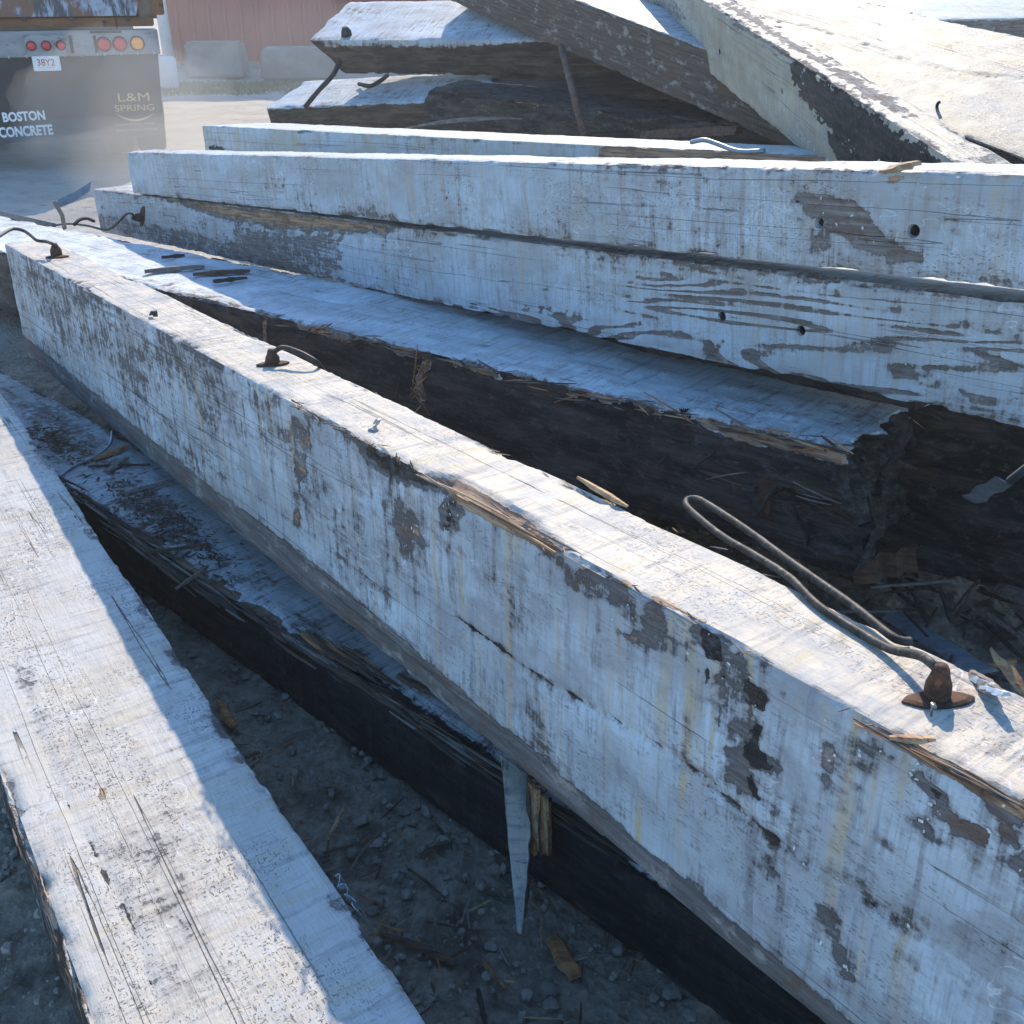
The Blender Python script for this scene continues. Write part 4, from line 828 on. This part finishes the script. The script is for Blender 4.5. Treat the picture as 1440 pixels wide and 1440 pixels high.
# left of the foreground beam: bark and torn wood on its side
fibres('F', 'front', [(2, 1150), (40, 1250), (100, 1430)], 16, (.05, .18), .009, (1, 1, 3, 3, 2), .008, .0, ang=.03)
fibres('F', 'top', [(0, 1118), (60, 1256), (116, 1428)], 10, (.015, .05), .004, (1, 2, 2), .003, .002, ang=.08)
# the dark hollow under the right end of the stack
def board(a, b, w, t, mat, label, cat='board', up=(0, 0, 1)): return sp(a, b, w, t, mat, label, cat=cat, name='broken_board', blunt=.95, up=up, jag=.02)
board(at_z(1255, 865, .05), at_z(1385, 945, .12), .07, .016, simple_mat('blue_grey_board', (.13,.15,.17), (.20,.22,.24), (6, 40, 40)), 'blue grey board lying in the dark hollow behind the upright beam')
board(at_z(1325, 785, .07), at_z(1500, 865, .16), .06, .03, CHIPS[2], 'grey board leaning across the dark hollow, above the blue grey one')
board(at_y(1366, 704, 2.35), at_y(1412, 676, 2.28), .05, .006, bpy.data.materials['blue_grey_board'], 'flat steel plate with holes in the dark hollow under the stack', 'steel plate', up=(.2, -.75, .6))
tube_ = tag(tube('rusty_rod', [at_y(1420, 676, 2.25), at_y(1480, 630, 2.1)], .010, STEEL), 'pale rod running up from the steel plate in the hollow', 'rod')
board(at_z(1190, 800, .16), at_z(1275, 780, .18), .10, .08, CHIPS[1], 'square cut block under the rotted end of the black beam', 'block')
sp(at_z(1452, 985, .25), at_z(1392, 912, .34), .05, .012, CHIPS[0], 'bright tan pointed sliver at the right edge behind the big anchor', blunt=.1)
sp(at_z(1390, 935, .2), at_z(1430, 930, .22), .02, .01, CHIPS[4], 'orange sliver behind the bright tan pointed one')
for k in range(75):
    u = random.uniform(1210, 1470); v = random.uniform(700, 960); z = random.uniform(.02, .12); a = at_z(u, v, z); an = random.random()*6.28; L = random.uniform(.05, .22)
    sp(a, a+np.array((math.cos(an)*L, math.sin(an)*L, random.uniform(-.03, .05))), random.uniform(.006, .022), .008, CHIPS[random.choice((1, 2, 3, 3, 3))], 'broken dark stick in the hollow under the right end of the stack', 'sticks in the hollow', seg=4, blunt=.5)
for k in range(40):
    y, z = random.uniform(-.2, .2), random.uniform(-.13, .13); L = BEAMS['C'][8]; a = np.array((L-.03, y, z)); b = a+np.array((random.uniform(.03, .07), random.uniform(-.03, .03), random.uniform(-.05, .03)))
    sp(a, b, random.uniform(.008, .03), .012, CHIPS[random.choice((1, 3, 3, 3))], parent=C_, name='raised_splinter', seg=3, jag=.6)

# ---------------------------------------------------------------- the truck
T_AZ = R_(20); T_E = np.array([math.cos(T_AZ), math.sin(T_AZ), 0]); T_N = np.array([math.sin(T_AZ), -math.cos(T_AZ), 0])   # T_N faces the camera
T0 = at_y(226, 74, 10.45); T0[2] = 0
def tl(u, v, d=0.0):
    """local (x, z) on the rear plane of the truck, d metres in front of it"""
    r = ray(u, v); t = ((T0+T_N*d-C0)@T_N)/(r@T_N); P = C0+t*r-T0; return P@T_E, P[2]
truck = bpy.data.objects.new('dump_truck', None); COL.objects.link(truck); truck.location = T0; truck.rotation_euler = (0, 0, T_AZ)
tag(truck, 'dump truck seen from behind with grey bumper, red lights and black mud flaps', 'truck')
BUMP = simple_mat('dusty_grey_paint', (.20,.215,.235), (.28,.285,.285), (3, 3, 8), .6, .1, .0008, c3=(.13,.12,.11))
BEDM = simple_mat('rusty_worn_steel', (.17,.075,.035), (.26,.13,.06), (3, 3, 6), .8, .2, .001, c3=(.07,.05,.04))
FLAP = simple_mat('black_rubber', (.022,.023,.026), (.040,.039,.038), (3, 3, 3), .75, 0, .001)
TYRE = simple_mat('tyre_rubber', (.018,.018,.018), (.05,.047,.043), (6, 6, 6), .9)
def glass(name, c):
    s = NT(name); return s.bsdf(c, .25, None, spec=.5)
RED = glass('red_lens', (.55,.03,.035)); AMB = glass('amber_lens', (.85,.30,.03)); RIM = simple_mat('dark_rubber_rim', (.05,.02,.02), (.03,.02,.02))
WHT = glass('white_lettering', (.75,.78,.80)); GOLD = glass('gold_lettering', (.55,.42,.17)); PLT = simple_mat('plate_white', (.70,.72,.74), (.62,.64,.66), (30, 30, 30), .5); PRED = glass('plate_red', (.35,.03,.04))
def tbox(name, u0, v0, u1, v1, depth, mat, d=0.0, parent=None, bev=.006, x0=None, x1=None):
    xa, za = tl(u0, v0); xb, zb = tl(u1, v1)
    if x0 is not None: xa = x0
    if x1 is not None: xb = x1
    bm = bmesh.new(); add_box(bm, (xa, -d, min(za, zb)), (xb, -d+depth, max(za, zb)), bev); return bm_obj(name, bm, mat, parent or truck)
XL = -2.55
bump = tbox('bumper', 0, 44, 225, 76, .20, BUMP, .05, x0=XL, x1=-.005)
xa, za = tl(0, 40); xb, zb = tl(226, 24)
bm = bmesh.new(); add_box(bm, (XL, .04, za), (-.02, .5, zb), .01); bm_obj('rear_sill', bm, BEDM, truck)
# tailgate: sloping panel with worn paint, dark strip below
s = NT('scraped_tailgate'); P = s.objco(); n = s.noise(P, (14, 14, 2.5), 5, .7); col = s.mix(s.ss(n, .42, .55), (.055,.055,.065), (.30,.34,.40)); col = s.mix(s.ss(s.noise(P, (4, 4, 3), 4, .6), .5, .62), col, (.16,.075,.045))
TG = s.bsdf(col, .6, n, .002, .6)
x1, z1 = tl(183, 24); V = [(XL, -.05, z1+.012), (x1+.05, -.01, z1+.012), (x1+.25, .10, z1+.55), (XL, .02, z1+.55)]; V += [(x, y+.05, z) for x, y, z in V]
obj('tailgate', V, [(0, 1, 2, 3), (7, 6, 5, 4), (0, 4, 5, 1), (1, 5, 6, 2), (2, 6, 7, 3), (3, 7, 4, 0)], TG, truck)
bm = bmesh.new(); add_box(bm, (x1+.06, .02, z1), (-.03, .12, z1+.55), .02); bm_obj('tailgate_post', bm, simple_mat('brown_dusty_steel', (.10,.065,.045), (.16,.12,.09), (4, 4, 4), .8), truck)
bm = bmesh.new(); add_box(bm, (XL, .14, z1-.02), (.05, 4.4, z1+.6), .03); bm_obj('dump_body', bm, BEDM, truck)
for k in range(4):
    bm = bmesh.new(); add_box(bm, (.045, .5+k*1.05, z1), (.11, .62+k*1.05, z1+.55), .01); bm_obj('body_rib', bm, BEDM, truck)
bm = bmesh.new(); add_box(bm, (XL+.35, .3, .62), (-.55, 6.2, .92), .02); bm_obj('chassis', bm, FLAP, truck)
bm = bmesh.new(); add_box(bm, (XL+.02, 4.7, .7), (-.05, 6.3, 2.3), .12); bm_obj('cab', bm, simple_mat('dusty_cab_paint', (.25,.26,.28), (.32,.32,.32)), truck)
DARKM = simple_mat('greasy_black_steel', (.03,.028,.026), (.07,.06,.052), (9, 9, 9), .7, .3)
for nm, u0, v0, u1, v1, d_ in (('latch', 144, 29, 150, 38, .0), ('seam', 163, 26, 164.6, 41, -.03), ('hinge', 96, 24, 104, 30, .02), ('hinge', 30, 24, 38, 30, .02), ('hinge', 176, 24, 183, 30, .02), ('bracket', 126, 43, 171, 46, .056), ('cover_strip', 100, 50, 100.8, 74, .056), ('cover_strip', 134, 50, 134.8, 74, .056)):
    tbox(nm, u0, v0, u1, v1, .03, DARKM, d_, truck, .003)
# light boards and lamps
lb = tbox('light_box', 33, 49, 96, 78, .03, BUMP, .078, bump, .004)
def lamp(u, v, rpx, mat, d):
    x, z = tl(u, v, d); r = rpx/145.0
    V, F = tube_data([(x, -d+.005, z), (x, -d-.012, z), (x, -d-.016, z)], [r, r, r*.9], 20); o = obj('tail_light', V, F, RIM, truck, True)
    V, F = tube_data([(x, -d-.010, z), (x, -d-.020, z), (x, -d-.027, z), (x, -d-.029, z)], [r*.80, r*.80, r*.62, r*.15], 20); obj('lens', V, F, mat, o, True)
for u in (44, 65, 85.5): lamp(u, 64.5-(u-44)*.02, 6.0, RED, .082)
for u, m in ((146, RED), (168.5, RED), (193, AMB)): lamp(u, 62-(u-146)*.025, 9.2, m, .055)
for u in (12, 37, 56, 90, 114, 137, 147, 170, 193, 216):
    x, z = tl(u, 78-(u*.03), .05); V, F = tube_data([(x, -.06, z), (x, -.06, z-.028)], [.012, .009], 8); obj('bolt', V, F, simple_mat('pale_bolt', (.3,.3,.3), (.4,.4,.4)) if u == 12 else bpy.data.materials['pale_bolt'], bump, True)
# mud flaps
def plate_outline(name, pts, d, t, mat, parent=truck):
    q = [tl(u, v, d) for u, v in pts]; m = len(q); V = [(x, -d, z) for x, z in q]+[(x, -d+t, z) for x, z in q]
    F = [tuple(range(m)), tuple(range(2*m-1, m-1, -1))]+[(i, m+i, m+(i+1) % m, (i+1) % m) for i in range(m)]
    return obj(name, V, F, mat, parent)
f1 = plate_outline('mud_flap', [(-240, 86), (144, 76), (152, 196), (80, 197), (0, 202), (-240, 214)], .02, .014, FLAP)
f2 = plate_outline('mud_flap', [(143, 77), (222, 74), (224, 100), (229.5, 170), (230, 180), (227, 187), (220, 190.5), (150, 196)], .045, .014, FLAP)
tag(f2, 'black right mud flap with gold lettering'); 
def text(body, u0, v0, u1, v1, d, mat, parent, name='lettering', bold=.012, tilt=0.0):
    cu = bpy.data.curves.new(name, 'FONT'); cu.body = body; cu.size = 1; cu.extrude = .01; cu.offset = bold; cu.resolution_u = 3
    ob = bpy.data.objects.new('tmp', cu); COL.objects.link(ob); dg = bpy.context.evaluated_depsgraph_get(); me = bpy.data.meshes.new_from_object(ob.evaluated_get(dg)); bpy.data.objects.remove(ob); bpy.data.curves.remove(cu)
    co = np.zeros(len(me.vertices)*3); me.vertices.foreach_get('co', co); co = co.reshape(-1, 3); lo, hi = co.min(0), co.max(0)
    xa, za = tl(u0, v1, d); xb, zb = tl(u1, v0, d); x = xa+(co[:,0]-lo[0])/(hi[0]-lo[0])*(xb-xa); z = za+(co[:,1]-lo[1])/(hi[1]-lo[1])*(zb-za)+(x-xa)*tilt
    me.vertices.foreach_set('co', np.stack([x, -d-.003-(co[:,2]-lo[2])*.05, z], 1).ravel()); me.update(); me.materials.clear(); me.materials.append(mat); me.name = name
    return link(name, me, parent)
text('BOSTON', 5, 156, 62, 172, .021, WHT, f1, bold=.036, tilt=.02); text('CONCRETE', 0, 176, 73, 194, .021, WHT, f1, bold=.036, tilt=.02)
text('L&M', 167, 130, 209, 143, .046, GOLD, f2, bold=.0); text('SPRING', 162, 146, 216, 157, .046, GOLD, f2, bold=.0)
text('LOWELL, MA', 163, 172, 217, 177, .046, GOLD, f2, bold=.0); text('800-287-7766', 163, 180, 221, 185, .046, GOLD, f2, bold=.0)
pts = [tl(u, v, .048) for u, v in ((163, 160), (172, 164.5), (183, 167.5), (192, 168), (202, 166), (210, 163), (216, 159))]; wd = [.002, .010, .016, .018, .016, .010, .002]
V = [(x, -.0485, z) for x, z in pts]+[(x, -.0485, z-w) for (x, z), w in zip(pts, wd)]+[(x, -.046, z) for x, z in pts]+[(x, -.046, z-w) for (x, z), w in zip(pts, wd)]; m = len(pts)
obj('swoosh', V, [(m+i, m+i+1, i+1, i) for i in range(m-1)]+[(i, i+1, 2*m+i+1, 2*m+i) for i in range(m-1)]+[(3*m+i, 3*m+i+1, m+i+1, m+i) for i in range(m-1)], GOLD, f2)
pl = tbox('licence_plate', 44.5, 78, 87, 98.5, .006, PLT, .075, truck, .003)
text('38Y2', 53, 82.5, 76, 93, .076, PRED, pl, bold=.004); text('The Spirit of America', 55, 94.2, 77, 96.2, .076, PRED, pl, bold=0)
# wheels behind the flaps
def wheel(x0, x1, y, r):
    prof = [(0, .30), (.02, r*.93), (.05, r*.99), (.09, r), ]; w = x1-x0
    st = [(x0, r*.55), (x0+.01, r*.9), (x0+.05, r*.99), (x0+w*.5, r), (x1-.05, r*.99), (x1-.01, r*.9), (x1, r*.55)]
    V, F = tube_data([(x, y, r) for x, _ in st], [q for _, q in st], 28); o = obj('wheel', V, F, TYRE, truck, True)
    V, F = tube_data([(x0-.01, y, r), (x1+.012, y, r)], [r*.5, r*.45], 20); obj('rim', V, F, bpy.data.materials['pale_bolt'], o, True)
for x0, x1 in ((-.62, -.34), (-.31, -.03), (XL+.03, XL+.31), (XL+.34, XL+.62)):
    for y in (.75, 2.1): wheel(x0, x1, y, .52)
for x0, x1 in ((-.40, -.10), (XL+.1, XL+.4)): wheel(x0, x1, 5.6, .52)

# ---------------------------------------------------------------- red building, blocks, grass
WALL = simple_mat('faded_red_siding', (.34,.070,.055), (.28,.058,.046), (1.5, 1.5, .6), .6, .1, .001)
TRIM = simple_mat('white_trim', (.74,.74,.73), (.66,.66,.66), (4, 4, 4), .6)
bl = bpy.data.objects.new('metal_building', None); COL.objects.link(bl)
b0 = at_z(238, 96, 0.0); bl.location = b0; bl.rotation_euler = (0, 0, R_(4)); tag(bl, 'red metal clad building behind the truck and the pile', 'building')
def siding(x0, wd, hgt):
    prof = []
    n = int(round(wd/.30))
    for k in range(n): prof += [(k*.30, 0), (k*.30+.22, 0), (k*.30+.235, -.035), (k*.30+.285, -.035)]
    prof.append((wd, 0)); V = [(x, y, 0) for x, y in prof]+[(x, y, hgt) for x, y in prof]; m = len(prof)
    return mesh('wall_panel', V, [(i, i+1, m+i+1, m+i) for i in range(m-1)], WALL)
pm = siding(0, 1.2, 4.3)
for k in range(15):
    o = link('wall_panel', pm, bl); o.location = (k*1.2, 0, .05)
bm = bmesh.new(); add_box(bm, (0, .05, 0), (18, 9, 4.2)); bm_obj('building_body', bm, WALL, bl)
bm = bmesh.new(); add_box(bm, (-.3, -.35, 4.2), (18.3, 9.3, 4.4), .02); bm_obj('roof', bm, TRIM, bl)
bm = bmesh.new(); add_box(bm, (.0, -.03, -.1), (18, .04, .12)); bm_obj('base_trim', bm, simple_mat('grey_base', (.2,.19,.18), (.26,.25,.24)), bl)
a, b = at_y(229, 28, 20.6), at_y(240, 96, 20.6); b[2] = 0; a = a+(a-b)*2.2
tag(tube('leaning_post', [b, a], .10, TRIM, sides=10), 'white post leaning beside the corner of the red building', 'post')
BLK = simple_mat('grey_concrete', (.22,.22,.21), (.32,.31,.29), (2, 2, 2), .9, 0, .004)
def block(u0, u1, v0, vb, y, label):
    a = at_y(u0, vb, y); b = at_y(u1, vb, y); t = at_y(u0, v0, y); hgt = t[2]; w = b[0]-a[0]
    bm = bmesh.new(); add_box(bm, (0, 0, 0), (w, .65, hgt-.0), .05); bm.verts.ensure_lookup_table()
    for v in bm.verts:
        if v.co.z > hgt*.7: v.co.x += (-1 if v.co.x > w/2 else 1)*.04
        v.co += Vector((random.uniform(-.012, .012), random.uniform(-.012, .012), random.uniform(-.012, .012)))
    o = bm_obj('concrete_block', bm, BLK); o.location = (a[0], y, 0); o.rotation_euler = (0, 0, R_(4)); return tag(o, label, 'concrete block')
block(258, 343, 60, 94, 19.6, 'left grey concrete block in the grass before the red wall')
block(365, 470, 68, 100, 19.0, 'grey concrete block just left of the slanted beam end')
tag(obj('white_drum', *tube_data([at_y(228, 100, 18)*np.array((1, 1, 0)), at_y(228, 100, 18)*np.array((1, 1, 0))+np.array((0, 0, .02)), at_y(228, 100, 18)*np.array((1, 1, 0))+np.array((0, 0, .42)), at_y(228, 100, 18)*np.array((1, 1, 0))+np.array((0, 0, .45))], [.22, .23, .23, .2], 16), TRIM, None, True), 'small white drum half hidden behind the right edge of the truck', 'drum')
def grass():
    V = []; F = []
    s = NT('pale_grass'); n = s.noise(s.objco(False), (3, 3, 3), 3); GM = s.bsdf(s.mix(s.ss(n, .35, .65), (.15,.18,.07), (.28,.26,.15)), .8)
    for k in range(9000):
        y = 18.9-abs(random.gauss(0, 1.1)); x = random.uniform(-8, -1.5)+.0
        if y < 16.9 or (vn((x, y)) < .45 and y < 18.2): continue
        h_ = random.uniform(.015, .055); an = random.random()*6.28; dx, dy = math.cos(an)*.018, math.sin(an)*.018; b = len(V)
        V += [(x-dx, y-dy, -.02), (x+dx, y+dy, -.02), (x+random.uniform(-.05, .05), y+random.uniform(-.05, .05), h_)]; F.append((b, b+1, b+2))
    tag(obj('grass', V, F, GM), 'low pale grass in front of the red building', None, kind='stuff')
def vn(p): return float(fbm(np.array([[p[0], p[1], 0]]), (.8, .8, 1), 2, 55)[0])
grass()

# ---------------------------------------------------------------- dust in the air
def volume_mat(name, col, dens, aniso):
    s = NT(name); v = s.n.new('ShaderNodeVolumePrincipled'); v.inputs['Color'].default_value = (*col, 1); v.inputs['Density'].default_value = dens; v.inputs['Anisotropy'].default_value = aniso
    s.l.new(v.outputs[0], s.out.inputs['Volume']); return s.m
bm = bmesh.new(); add_box(bm, (-85, -12, -1.3), (85, 95, 6.2)); hz = bm_obj('haze', bm, volume_mat('pale_haze', (.96,.94,.91), .0042, .2)); tag(hz, 'pale dusty haze filling the yard', None, kind='stuff')
def puff(name, c, r, dens, label, seed):
    bm = bmesh.new(); bmesh.ops.create_icosphere(bm, subdivisions=4, radius=1)
    P = np.array([v.co[:] for v in bm.verts]); n = fbm(P+7*seed, (1.6, 1.6, 1.6), 3, seed)
    for v, k in zip(bm.verts, n): v.co = Vector((v.co.x*r[0], v.co.y*r[1], v.co.z*r[2]))*(.55+.9*k)
    o = bm_obj(name, bm, volume_mat(name+'_air', (.97,.94,.89), dens, .2), None, True); o.location = c; return tag(o, label, None, kind='stuff')
def gp(u, v, y, dz=0): p = at_y(u, v, y); p[2] = max(p[2]+dz, .0); return p
puff('dust_cloud', gp(160, 160, 8.9, -.05), (.8, .5, .65), .34, 'tan dust drifting before the mud flaps of the truck', 1)
puff('dust_cloud', gp(170, 200, 8.9, -.1), (1.2, .6, .3), .34, 'low tan dust rolling along the ground under the truck', 2)
puff('dust_cloud', gp(330, 95, 15.5, -.1), (2.6, 2.2, 1.0), .045, 'thin dust drifting before the red building', 3)
